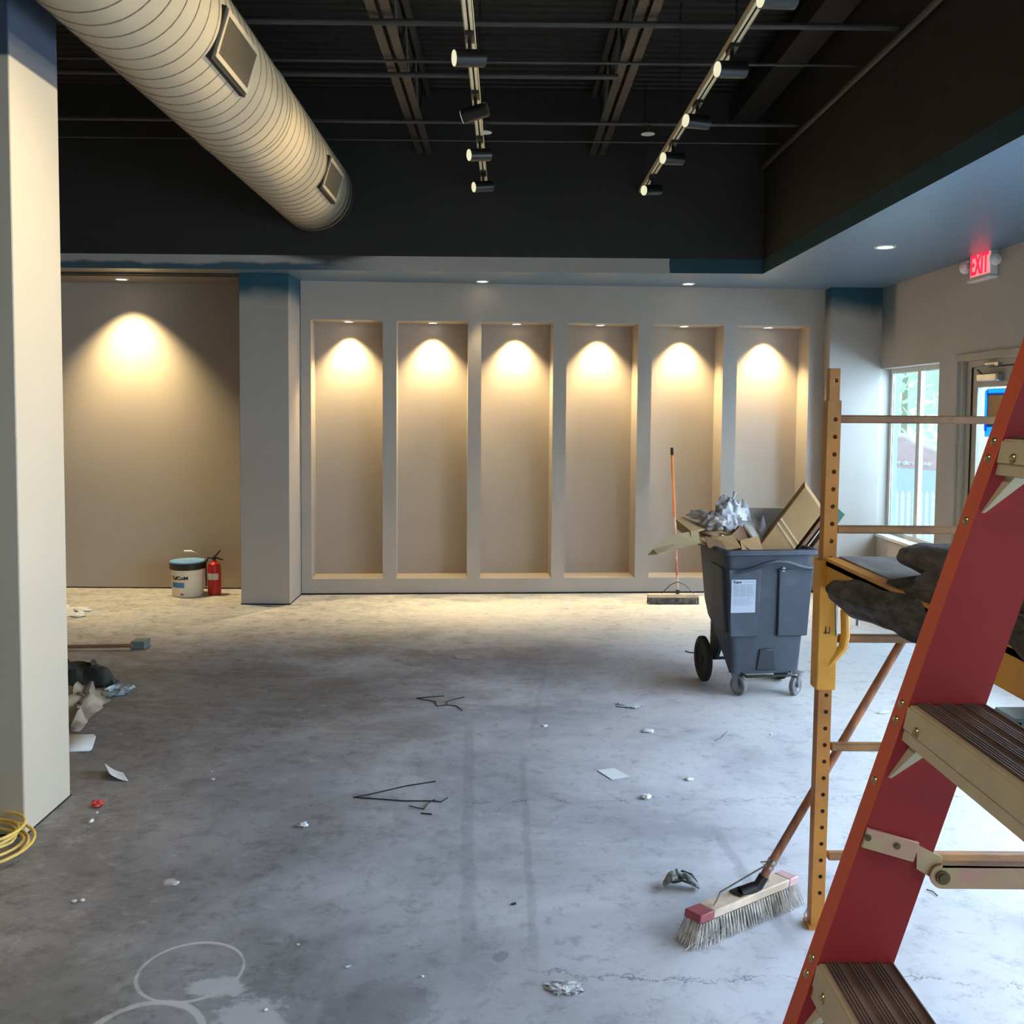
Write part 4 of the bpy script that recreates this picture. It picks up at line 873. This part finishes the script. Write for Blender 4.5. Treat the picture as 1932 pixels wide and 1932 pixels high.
def rung(x0, x1, y, z, r=.0125):
    b = MB(); b.box((x0, y-r, z-r), (x1, y+r, z+r)); return b.build('rung', m_yel2, sf, bevel=.004)
for yy in (SY, 1.32):
    for xx in (SX, SX+.75): post(xx, yy)
    for z in (1.632, 1.285, .938, .588, .232): rung(SX+PW/2+.012, SX+.75-PW/2+.012, yy, z)
# sliding side trusses
for xx in (SX, SX+.75):
    b = MB(); s_ = .012
    b.hexa([Vector((xx+s_*z/1.69+dx, SY+dy, z)) for z in (.90-.12, 1.19) for dx, dy in ((-.034, -.036), (.028, -.036), (.028, .028), (-.034, .028))]); o = b.build('sleeve', m_yel3, sf, bevel=.004); 
    b = MB(); b.box((xx-.005, 1.34, 1.105), (xx+.035, SY-.03, 1.115)); b.box((xx-.008, 1.32, 1.175), (xx+.034, SY-.03, 1.20)); b.box((xx-.008, 1.32, 1.10), (xx-.003, SY-.03, 1.19)); b.build('side_rail', m_yel3, sf, smooth=False)
b = MB(); b.tube([on_y(1594, 1150, SY-.03), on_y(1595, 1200, SY-.03), on_y(1590, 1222, SY-.03), on_y(1566, 1250, SY-.025), on_y(1556, 1262, SY-.02)], .014, 10); b.build('curved_brace', m_yel3, sf)
b = MB(); b.cyl(on_y(1577, 1130, SY-.045), on_y(1578, 1200, SY-.045), .004, seg=8); b.tube([on_y(1622, 1085, 2.9), on_y(1620, 1140, 2.9), on_y(1618, 1180, 2.9)], .006, 8); b.build('lock_rod', m_bracket, sf)
m_plank = mat('grey_worn_plywood', (116, 110, 106), .8, col2=(136, 128, 122), scale=6, stretch=(4, 1, 1))
b = MB(); b.box((SX+.036, 1.35, 1.185), (SX+.742, SY-.025, 1.203)); b.build('platform', m_plank, sf)
# foot of the visible post
b = MB(); q = on_z(1533, 1775); b.tube([(SX-.03, SY-.01, .06), (SX-.04, SY-.01, .04), (SX-.03, SY-.01, .02)], .003, 6); b.build('lock_clip', m_chrome, sf)
b = MB(); b.box((SX-.03, SY-.03, 0), (SX+.03, SY+.03, .012)); b.build('foot_plate', m_yel, sf)
# marks on the sleeve
b = MB(); q = on_y(1561, 1189, SY-.0375); b.box((q.x-.006, q.y-.0006, q.z-.012), (q.x-.003, q.y, q.z+.012)); b.box((q.x-.012, q.y-.0006, q.z-.010), (q.x+.008, q.y, q.z-.007)); b.box((q.x+.006, q.y-.0006, q.z-.006), (q.x+.008, q.y, q.z+.012)); b.build('stamp', m_ink, sf)

# dark drop cloths
m_cloth = mat('dark_grey_canvas', (112, 106, 104), .9, col2=(78, 74, 73), scale=10, bmp=1.0, stretch=(3, 1, 3)); m_cloth2 = mat('brown_black_canvas', (92, 86, 80), .9, col2=(58, 54, 52), scale=14, bmp=1.0, stretch=(2, 1, 3))
def roll(name, path, rad, mt_, label, wr=.12, seed=0, nu=60, nv=40, fold=9):
    """cloth roll: path points, (rx, rz) radii, wrinkled"""
    P = [Vector(p) for p in path]; b = MB(); n = len(P)-1
    def at(u):
        t = u*n; i = min(int(t), n-1); f_ = t-i; f_ = f_*f_*(3-2*f_) if False else f_
        c = P[i].lerp(P[i+1], f_); r0, r1 = rad[i], rad[i+1]; return c, r0[0]+(r1[0]-r0[0])*f_, r0[1]+(r1[1]-r0[1])*f_
    def fn(u, w):
        c, rx, rz = at(u); a = 2*pi*w; d = (P[-1]-P[0]).normalized(); s_ = d.cross(Vector((0, 0, 1))).normalized()
        k = 1+wr*noise.noise(Vector((cos(a)*1.6+seed, sin(a)*1.6, u*6)))+wr*.55*sin(a*fold+u*7+3*noise.noise(Vector((u*4, seed, a))))*.5
        return c+s_*(cos(a)*rx*k)+Vector((0, 0, sin(a)*rz*k))
    b.grid(nu, nv, fn); o = b.build(name, mt_, angle=70)
    return tag(o, label, 'drop cloth')
roll('drop_cloth', [(1.02, 2.90, 1.115), (1.005, 2.86, 1.115), (1.01, 2.7, 1.12), (1.03, 2.5, 1.135), (1.05, 2.3, 1.16), (1.08, 2.15, 1.17)], [(.004, .004), (.035, .03), (.05, .055), (.06, .06), (.065, .062), (.02, .02)], m_cloth2,
     'dark folded cloth hanging over the left edge of the scaffold platform', .14, 2, fold=5)
roll('drop_cloth', [(1.165, 2.66, 1.255), (1.165, 2.64, 1.255), (1.17, 2.5, 1.262), (1.18, 2.3, 1.265), (1.19, 2.0, 1.265), (1.18, 1.8, 1.265), (1.15, 1.70, 1.25)], [(.01, .01), (.075, .035), (.095, .05), (.11, .055), (.12, .055), (.10, .05), (.02, .02)], m_cloth,
     'large grey cloth fold lying on top of the scaffold platform', .12, 5, fold=5)
b = MB()
def sheet(u, v):
    x = 1.02+.34*v; y = 2.5-.9*u; z = 1.222+.02*noise.noise(Vector((u*6, v*4, 1)))+.008*sin(v*16+u*5)
    if v < .2: z -= (.2-v)*(.62 if y > 2.15 else .12); x = .985+.14*v+.008*sin(u*20)
    return Vector((x+.02*noise.noise(Vector((u*4, v*4, 7))), y, z))
b.grid(60, 30, sheet); tag(b.build('drop_cloth', m_cloth2, thick=.006), 'thin dark cloth spread flat under the rolled cloths on the platform', 'drop cloth')
b = MB(); q = on_y(1916, 1265, 1.95)
b.cyl(q+Vector((0, 0, .0)), q+Vector((.10, .55, .0)), .028, seg=20, cap=False); b.cyl(q+Vector((0, 0, 0)), q+Vector((.10, .55, 0)), .024, seg=20, cap=False); tag(b.build('cardboard_tube', m_cloth2, thick=.002), 'dark open roll end seen just right of the ladder rail', 'roll')
roll('drop_cloth', [(q.x+.04, 2.5, q.z+.09), (q.x+.02, 2.4, q.z+.09), (q.x+.03, 2.1, q.z+.08), (q.x+.03, 1.9, q.z+.075), (q.x+.03, 1.87, q.z+.07)], [(.004, .004), (.05, .04), (.06, .045), (.055, .035), (.01, .01)], m_cloth, 'grey cloth roll right of the ladder rail on the platform edge', .2, 8)

# ------------------------------------------------------------------ ladder
m_red = mat('red_fibreglass', (150, 40, 40), .55, var=.12, scale=3, spec=.25); m_org = mat('lit_red_fibreglass_edge', (206, 84, 52), .5, var=.1, scale=6)  # flange colour is the red rail with warm side light painted in
m_alu = mat('brushed_aluminium', (206, 190, 158), .45, .35, var=.08, scale=3, stretch=(1, 8, 8)); m_tread = mat('dirty_ribbed_tread', (122, 100, 90), .6, .1, col2=(88, 72, 66), scale=9)
m_zinc = mat('yellow_zinc_plate', (186, 166, 124), .4, .6, col2=(196, 148, 130), scale=14); m_rivet = mat('brass_rivet', (214, 190, 140), .25, .9)
LY = 1.13; LY2 = .66
a0 = on_y(1503, 1932, LY); a1 = on_y(1761, 1200, LY); k_ = (a1.x-a0.x)/(a1.z-a0.z)
def LX(z): return a0.x+k_*(z-a0.z)          # front edge of the web
r0_ = on_y(1675, 1819, LY); r1_ = on_y(1918, 1200, LY); WW = ((r0_.x-LX(r0_.z))+(r1_.x-LX(r1_.z)))/2
ld = thing('step_ladder', (LX(0)+.3, LY, 0), 'red fibreglass step ladder with ribbed aluminium steps at the right edge', 'step ladder')
ZT_ = 2.35
def rail(Y, dr, name):
    b = MB(); t = .004; fd = .034*dr
    def pr(x0, x1, ya, yb): b.hexa([Vector((LX(z)+x, y, z)) for z in (.03, ZT_) for x, y in ((x0, ya), (x1, ya), (x1, yb), (x0, yb))])
    pr(0, WW, Y, Y+t*dr); pr(WW-t, WW, Y+t*dr, Y+fd); o = b.build(name, m_red, ld, smooth=False)
    b = MB(); pr(-.0005, t, Y+.0002*dr, Y+fd); f_ = b.build('rail_flange', m_org, o, bevel=.001); f_['label'] = 'front flange of the ladder rail, red with warm side light in its colour'
    return o
rl = rail(LY, 1, 'rail'); rail(LY2, -1, 'rail')
def rail_foot(Y):
    b = MB(); b.box((LX(0)-.01, Y-.03, 0), (LX(0)+WW+.01, Y+.04, .035)); b.build('foot', m_dark, ld, bevel=.004)
rail_foot(LY); rail_foot(LY2)
s2 = on_y(1735, 1330, LY); s1 = on_y(1547, 1817, LY); dz = s2.z-s1.z
steps = [s1.z+dz*i for i in range(-3, 5)]
nst = 0
for z in steps:
    if z < .1: continue
    x = LX(z)+.004
    b = MB(); fh = .043; kx = k_*fh
    # front apron follows the slope of the rail
    b.hexa([Vector(p) for p in ((x-kx+.001, LY2, z-fh), (x-kx+.004, LY2, z-fh), (x-kx+.004, LY-.001, z-fh), (x-kx+.001, LY-.001, z-fh), (x+.001-.004, LY2, z), (x+.005, LY2, z), (x+.005, LY-.001, z), (x+.001-.004, LY-.001, z))])
    b.hexa([Vector(p) for p in ((x-kx*.62-.003, LY2, z-fh*.66), (x-kx*.62+.001, LY2, z-fh*.66), (x-kx*.62+.001, LY-.001, z-fh*.66), (x-kx*.62-.003, LY-.001, z-fh*.66), (x-.006, LY2, z-.002), (x+.001, LY2, z-.002), (x+.001, LY-.001, z-.002), (x-.006, LY-.001, z-.002))])
    st = b.build('step', m_alu, ld, bevel=.0008)
    b = MB(); b.box((x+.004, LY2, z-.003), (x+WW-.004, LY-.001, z)); b.hexa([Vector(p) for p in ((x+WW-.008-kx*.5, LY2, z-.028), (x+WW-.004-kx*.5, LY2, z-.028), (x+WW-.004-kx*.5, LY-.001, z-.028), (x+WW-.008-kx*.5, LY-.001, z-.028), (x+WW-.008, LY2, z), (x+WW-.004, LY2, z), (x+WW-.004, LY-.001, z), (x+WW-.008, LY-.001, z))])
    xx = x+.006; i = 0
    while xx < x+WW-.006:
        g_ = i % 4 in (0, 1, 2); b.box((xx, LY2, z), (xx+.0016, LY-.001, z+.0026)); xx += .0040 if g_ else .0145; i += 1
    b.build('tread', m_tread, st, smooth=False)
    # knee braces to both rails
    for Y, dr in ((LY, -1), (LY2, 1)):
        b = MB(); zz = z-.088; P_ = Vector((LX(zz)+.003, Y+dr*.003, zz)); Q_ = Vector((x-kx+.010, Y+dr*.010, z-fh)); wv_ = Vector((.021, 0, 0))
        b.hexa([P_, P_+Vector((.004, 0, 0)), P_+Vector((.004, dr*.003, 0)), P_+Vector((0, dr*.003, 0)), Q_, Q_+wv_, Q_+wv_+Vector((0, dr*.02, .0)), Q_+Vector((0, dr*.02, 0))])
        b.build('knee_brace', m_alu, st, bevel=.0006)
    def rv(p, nrm, r=.0058):
        p = Vector(p); nrm = Vector(nrm).normalized(); M = frameM(p, nrm.orthogonal(), nrm.cross(nrm.orthogonal())); b = MB(); b.lathe([(.0005, r*.55), (r*.55, r*.45), (r*.9, r*.2), (r, 0)], 14, M); b.build('rivet', m_rivet, st)
    fn_ = Vector((-1, 0, k_))
    for dz_ in (-.004, -.024, -.10):
        zz = z+dz_; rv((LX(zz)-.0008, LY+.017, zz), fn_)
    rv((x-kx*.5-.004, LY-.036, z-fh*.5), fn_, .0062)
# spreader
m_bolt = mat('dull_zinc_bolt', (112, 98, 74), .35, .8, var=.2)
zc_ = on_y(1682, 1592, LY).z; pa = on_y(1630, 1579, LY-.004); pb = on_y(1726, 1606, LY-.004)
sd = (pb-pa).normalized(); M = frameM(pa, sd, Vector((-sd.z, 0, sd.x)))
b = MB(); b.box((0, -.0125, -.001), ((pb-pa).length, .0125, .003), M); b.box(((pb-pa).length-.001, -.0125, -.03), ((pb-pa).length+.001, .0125, .003), M)
sp_ = b.build('spreader_plate', m_zinc, ld, bevel=.0006)
b = MB()
for px, py in ((1638, 1581), (1693, 1597)):
    b = MB(); q = on_y(px, py, LY-.0085); b.cyl(q, q+Vector((0, .005, 0)), .0042, seg=12); b.cyl(q+Vector((0, -.001, 0)), q, .0022, seg=8); b.build('spreader_bolt', m_bolt, sp_)
b = MB(); p0 = on_y(1730, 1615, LY-.002); p1 = on_y(1778, 1645, LY+.0); b.hexa([p0+Vector((0, 0, -.016)), p1+Vector((0, 0, -.016)), p1+Vector((0, .003, -.016)), p0+Vector((0, .003, -.016)), p0+Vector((0, 0, .014)), p1+Vector((0, 0, .018)), p1+Vector((0, .003, .018)), p0+Vector((0, .003, .014))]); b.build('spreader_link', m_zinc, sp_)
b = MB(); c = on_y(1778, 1655, LY-.006); xe = c.x+.52
poly = [c+Vector((.0145*cos(a), 0, .0145*sin(a))) for a in [radians(90+180*i/10) for i in range(11)]]+[Vector((xe, c.y, c.z-.0165)), Vector((xe, c.y, c.z+.0105))]
b.prism(poly, (0, .003, 0)); b.box((c.x, c.y, c.z+.0115), (xe, c.y+.012, c.z+.0145)); arm = b.build('spreader_arm', m_zinc, ld, bevel=.0006)
b = MB(); b.cyl(c+Vector((0, -.003, 0)), c, .0085, seg=20); b.cyl(c+Vector((0, -.005, 0)), c+Vector((0, -.002, 0)), .0055, seg=16); b.build('pivot', m_bolt, arm)
# rear legs and top (outside the frame)
for Y in (LY, LY2):
    b = MB(); X0 = LX(ZT_)+WW; X1_ = X0+.55; b.hexa([Vector(p) for p in ((X1_, Y, .0), (X1_+.05, Y, 0), (X1_+.05, Y+.03, 0), (X1_, Y+.03, 0), (X0, Y, ZT_), (X0+.05, Y, ZT_), (X0+.05, Y+.03, ZT_), (X0, Y+.03, ZT_))]); b.build('rear_leg', m_red, ld)
b = MB(); b.box((LX(ZT_)-.02, LY2-.05, ZT_), (LX(ZT_)+WW+.08, LY+.05, ZT_+.04)); b.build('top_cap', m_red, ld, bevel=.006)

# ------------------------------------------------------------------ litter on the floor
m_wire = mat('black_wire', (26, 28, 30), .5)
def zp(px, py, z=.004): return on_z(px, py, z)
def wire(pts, r, label, mt_=m_wire, name='wire_scrap', cat='wire'):
    b = MB(); P = [zp(x, y, (q[0] if q else .004)) for x, y, *q in pts]; 
    Q = []
    for i in range(len(P)-1):
        for k in range(4): Q.append(P[i].lerp(P[i+1], k/4))
    Q.append(P[-1]); b.tube(Q, r, 6); return tag(b.build(name, mt_), label, cat)
wire([(822, 1474), (770, 1482), (700, 1498), (667, 1504), (710, 1507), (760, 1511), (818, 1511), (832, 1513), (845, 1505)], .0028, 'long bent black wire shaped like an arrowhead on the floor')
wire([(772, 1520), (800, 1527), (808, 1515), (820, 1508)], .0022, 'short curled black wire touching the arrowhead wire')
wire([(794, 1534), (815, 1536)], .003, 'tiny straight black wire stub below the arrowhead wire')
wire([(838, 1313), (785, 1317), (822, 1324), (824, 1332), (845, 1330), (862, 1332), (872, 1340)], .003, 'bent black wire on the floor further back, nearest the middle')
wire([(876, 1315), (845, 1322), (842, 1330)], .003, 'short black wire joined to the farther bent wire')
wire([(1293, 1228), (1302, 1231), (1314, 1232)], .004, 'small black wire lying left of the cart wheels')
wire([(1748, 1678), (1760, 1682), (1769, 1690)], .002, 'short dark wire on the pale floor right of the ladder')
wire([(965, 1706), (973, 1704)], .004, 'small dark chip on the open floor')
def sheetp(pts, label, mt_=m_paper, name='paper_scrap', curl=0, cat='paper', th=.001):
    b = MB(); P = [zp(x, y, .003) for x, y in pts]
    if curl:
        def fn(u, v):
            p = P[0].lerp(P[1], u).lerp(P[3].lerp(P[2], u), v); p.z += curl*(2*u-1)**2*(.4+.6*(1-v)); return p
        b.grid(10, 6, fn)
    else: b.add(P, [tuple(range(len(P)))])
    return tag(b.build(name, mt_, thick=th, smooth=False), label, cat)
sheetp([(1127, 1453), (1158, 1449), (1188, 1465), (1155, 1471)], 'white square paper lying flat in the middle of the floor')
sheetp([(855, 1235), (898, 1236), (888, 1244), (862, 1242)], 'faint pale sheet on the floor before the niches', mat('dusty_paper', (178, 168, 158), .8))
b = MB(); P = [zp(*p) for p in ((197, 1452), (206, 1472), (242, 1474), (232, 1458))]
b.grid(10, 6, lambda u, v: P[0].lerp(P[3], u).lerp(P[1].lerp(P[2], u), v)+Vector((0, 0, .03*(1-u)**2+.001))); tag(b.build('paper_scrap', m_paper, thick=.001), 'curled white paper right of the near column', 'paper')
b = MB(); P = [on_z(x, y, z) for x, y, z in ((100, 1388, .01), (176, 1386, .012), (181, 1390, .012), (174, 1412, .006), (170, 1416, .006), (100, 1420, .004))]; b.add(P, [tuple(range(6))]); tag(b.build('white_board', m_paper, thick=.006), 'white rounded board end poking out behind the near column', 'board')
crumple('red_scrap', zp(183, 1516, .014), (.022, .02, .012), 'small crumpled red scrap near the foot of the near column', mat('red_plastic', (190, 60, 52), .5), 'scrap', .6, 3, 4, 20)
crumple('paper_scrap', zp(172, 1549, .006), (.008, .018, .006), 'tiny white scrap in front of the red scrap', m_paper, 'scrap', .4, 3, 5, 14)
crumple('paper_scrap', zp(183, 1533, .004), (.006, .006, .004), 'tiny white crumb just below the red scrap', m_paper, 'scrap', .4, 3, 6, 12)
crumple('paper_scrap', zp(571, 1556, .008), (.020, .014, .009), 'small folded white scrap left of the wires', m_paper, 'scrap', .6, 3, 7, 16)
crumple('paper_scrap', zp(1219, 1503, .008), (.022, .014, .010), 'crumpled white scrap below the square paper', m_paper, 'scrap', .6, 3, 8, 18)
crumple('paper_scrap', zp(1300, 1470, .005), (.018, .012, .006), 'thin white flake right of the square paper', m_paper, 'scrap', .7, 3, 9, 14)
crumple('paper_scrap', zp(1222, 1379, .006), (.028, .018, .007), 'small dark-edged white scrap behind the square paper', m_paper, 'scrap', .7, 3, 10, 14)
crumple('paper_scrap', zp(1190, 1330, .006), (.06, .04, .005), 'flat whitish dust clump left of the cart casters', mat('plaster_dust', (184, 186, 190), .9), 'scrap', .7, 3, 11, 20)
crumple('paper_scrap', zp(1028, 1369, .004), (.015, .01, .005), 'tiny white crumb in the middle of the floor', m_paper, 'scrap', .7, 3, 12, 12)
crumple('paper_scrap', zp(1666, 1344, .006), (.03, .012, .008), 'torn white scrap on the floor between scaffold and ladder', m_paper, 'scrap', .7, 3, 13, 14)
wire([(1348, 1398), (1360, 1392), (1372, 1380)], .0012, 'hair-thin dark wire right of the square paper')
crumple('plaster_crumb', zp(1065, 1863, .004), (.045, .028, .006), 'pale cracked plaster crumb near the bottom of the picture', mat('plaster_dust_pale', (206, 206, 208), .9, col2=(120, 120, 124), scale=60), 'scrap', .7, 4, 16, 30)
for i, (px, py, s_) in enumerate(((402, 1470, .012), (400, 1456, .008), (797, 1842, .008), (659, 1822, .006), (500, 1905, .010), (140, 1700, .012), (155, 1698, .012), (562, 1782, .008), (1455, 1385, .01), (905, 1540, .006), (655, 1824, .009), (330, 1666, .02))):
    o = crumple('plaster_crumb', zp(px, py, s_*.4), (s_*.7, s_*.5, s_*.3), 'small white plaster crumb scattered on the concrete floor', m_paper, 'crumb', .6, 3, 20+i, 12); o['group'] = 'plaster crumbs on the floor'
# crumpled mask / rag
m_rag = mat('grey_green_rag', (150, 152, 146), .8, col2=(60, 66, 66), scale=16, bmp=.4)
A, Bq, Cq = zp(1252, 1668, .018), zp(1278, 1652, .035), zp(1318, 1672, .012)
rag = thing('crumpled_glove', tuple(Bq*1.0), 'crumpled grey glove or mask lying left of the front broom', 'rag')
b = MB(); Pm = [A, A.lerp(Bq, .5)+Vector((0, 0, .01)), Bq, Bq.lerp(Cq, .5)+Vector((0, 0, .012)), Cq]
def rg(u, w):
    t = u*4; i = min(int(t), 3); c = Pm[i].lerp(Pm[i+1], t-i); a = 2*pi*w; d = (Cq-A).normalized(); s_ = d.cross(Vector((0, 0, 1))); k = 1+.45*noise.noise(Vector((cos(a)*2, sin(a)*2, u*9)))
    rr = .020*sin(pi*(.12+.76*u))+.004; return c+s_*cos(a)*rr*k*1.3+Vector((0, 0, sin(a)*rr*.7*k))
b.grid(40, 20, rg); b.build('cloth', m_rag, rag, angle=60)
b = MB(); b.tube([zp(1266, 1660, .02), zp(1272, 1648, .04), zp(1288, 1643, .05), zp(1306, 1650, .045), zp(1316, 1664, .02)], .003, 6); b.tube([zp(1268, 1664, .03), zp(1290, 1660, .04), zp(1310, 1668, .02)], .003, 6); b.build('strap', m_dark, rag)
# yellow cord at the left
m_cord = mat('yellow_cord', (222, 186, 96), .5, var=.1); b = MB(); c = on_z(-38, 1612, 0); pts = []
for i in range(150):
    a = 2*pi*i/26; r = .15+.035*sin(a*.37)+.012*sin(i*.13); pts.append(c+Vector((r*cos(a)*1.0+.02*sin(a*.21), r*.95*sin(a), .012+.022*(i/26) % .075+.02*abs(sin(a*.6)))))
b.tube(pts, .006, 8); tag(b.build('extension_cord', m_cord), 'coiled yellow extension cord at the left edge of the picture', 'cord')
# items behind the near column
pl = thing('sanding_pole', tuple(zp(200, 1216)), 'thin pole with a grey sanding head lying by the near column', 'tool')
b = MB(); b.tube([on_z(60, 1221, .025), on_z(250, 1218, .03)], .013, 8); b.build('pole', m_cardd, pl)
b = MB(); q = on_z(265, 1222, 0); b.box((q.x-.05, q.y-.05, .0), (q.x+.05, q.y+.06, .055)); b.build('sanding_head', mat('grey_green_plastic', (106, 116, 112), .6), pl, bevel=.006)
def drape(name, pts, mt_, label, cat, h=.05, seed=1, n=24):
    P = [on_z(x, y, 0) for x, y in pts]
    def fn(u, v):
        p = P[0].lerp(P[1], u).lerp(P[3].lerp(P[2], u), v); e_ = min(u, 1-u, v, 1-v)*4
        z = .006+h*min(1, e_*1.6)*(.55+.9*noise.noise(Vector((u*4+seed, v*4, 0)))+.5*noise.noise(Vector((u*11, v*9, seed))))
        j = Vector((noise.noise(Vector((u*5, v*5, seed+4)))*.07, noise.noise(Vector((u*5, v*5, seed+9)))*.07, 0)); q = p+j; q.z = max(.004, z); return q
    b = MB(); b.grid(n, n, fn); return tag(b.build(name, mt_, thick=.004, angle=50), label, cat)
drape('dark_rag', [(60, 1296), (225, 1298), (200, 1268), (60, 1262)], mat('black_cloth', (44, 46, 44), .8, bmp=.3), 'dark cloth heap behind the near column', 'cloth', .10, 3)
drape('plastic_sheet', [(40, 1375), (150, 1382), (215, 1306), (60, 1300)], mat('dirty_clear_plastic', (168, 158, 144), .4, col2=(112, 102, 92), scale=8), 'crumpled pale plastic sheeting in front of the dark cloth', 'plastic', .09, 7)
drape('plastic_sheet', [(196, 1318), (232, 1312), (244, 1300), (205, 1300)], mat('grey_blue_film', (160, 170, 178), .4), 'small grey-blue film scrap at the tip of the dark cloth', 'plastic', .03, 11, 14)
b = MB(); b.tube([on_z(100, 1255, .02), on_z(140, 1256, .05), on_z(146, 1264, .02)], .012, 6); tag(b.build('cloth_strip', mat('olive_cloth', (92, 92, 74), .8)), 'short olive strip behind the dark cloth', 'cloth')
drape('drywall_dust', [(60, 1168), (155, 1164), (170, 1148), (60, 1144)], m_paper, 'whitish debris on the floor left in the alcove', 'debris', .03, 13)
b = MB(); q = on_y(1909, 1352, 3.2)
b = MB(); g = on_z(1888, 1352, 0); b.tube([on_z(1880, 1342, .05), on_z(1905, 1362, .03)], .022, 12); tag(b.build('paint_can_scrap', m_bracket), 'small grey can lying on the floor right of the ladder rail', 'can')
g = on_z(1925, 1385, 0); b = MB(); b.box((g.x-.03, g.y, 0), (g.x+.25, g.y+.2, .02)); b.box((g.x-.03, g.y, .06), (g.x+.25, g.y+.2, .08))
for i in range(8): b.box((g.x-.03+.035*i, g.y, .02), (g.x-.015+.035*i, g.y+.01, .06))
b.box((g.x-.02, g.y+.02, .02), (g.x+.24, g.y+.19, .06)); tag(b.build('plastic_crate', m_dark), 'black slatted crate at the right edge beyond the ladder', 'crate')
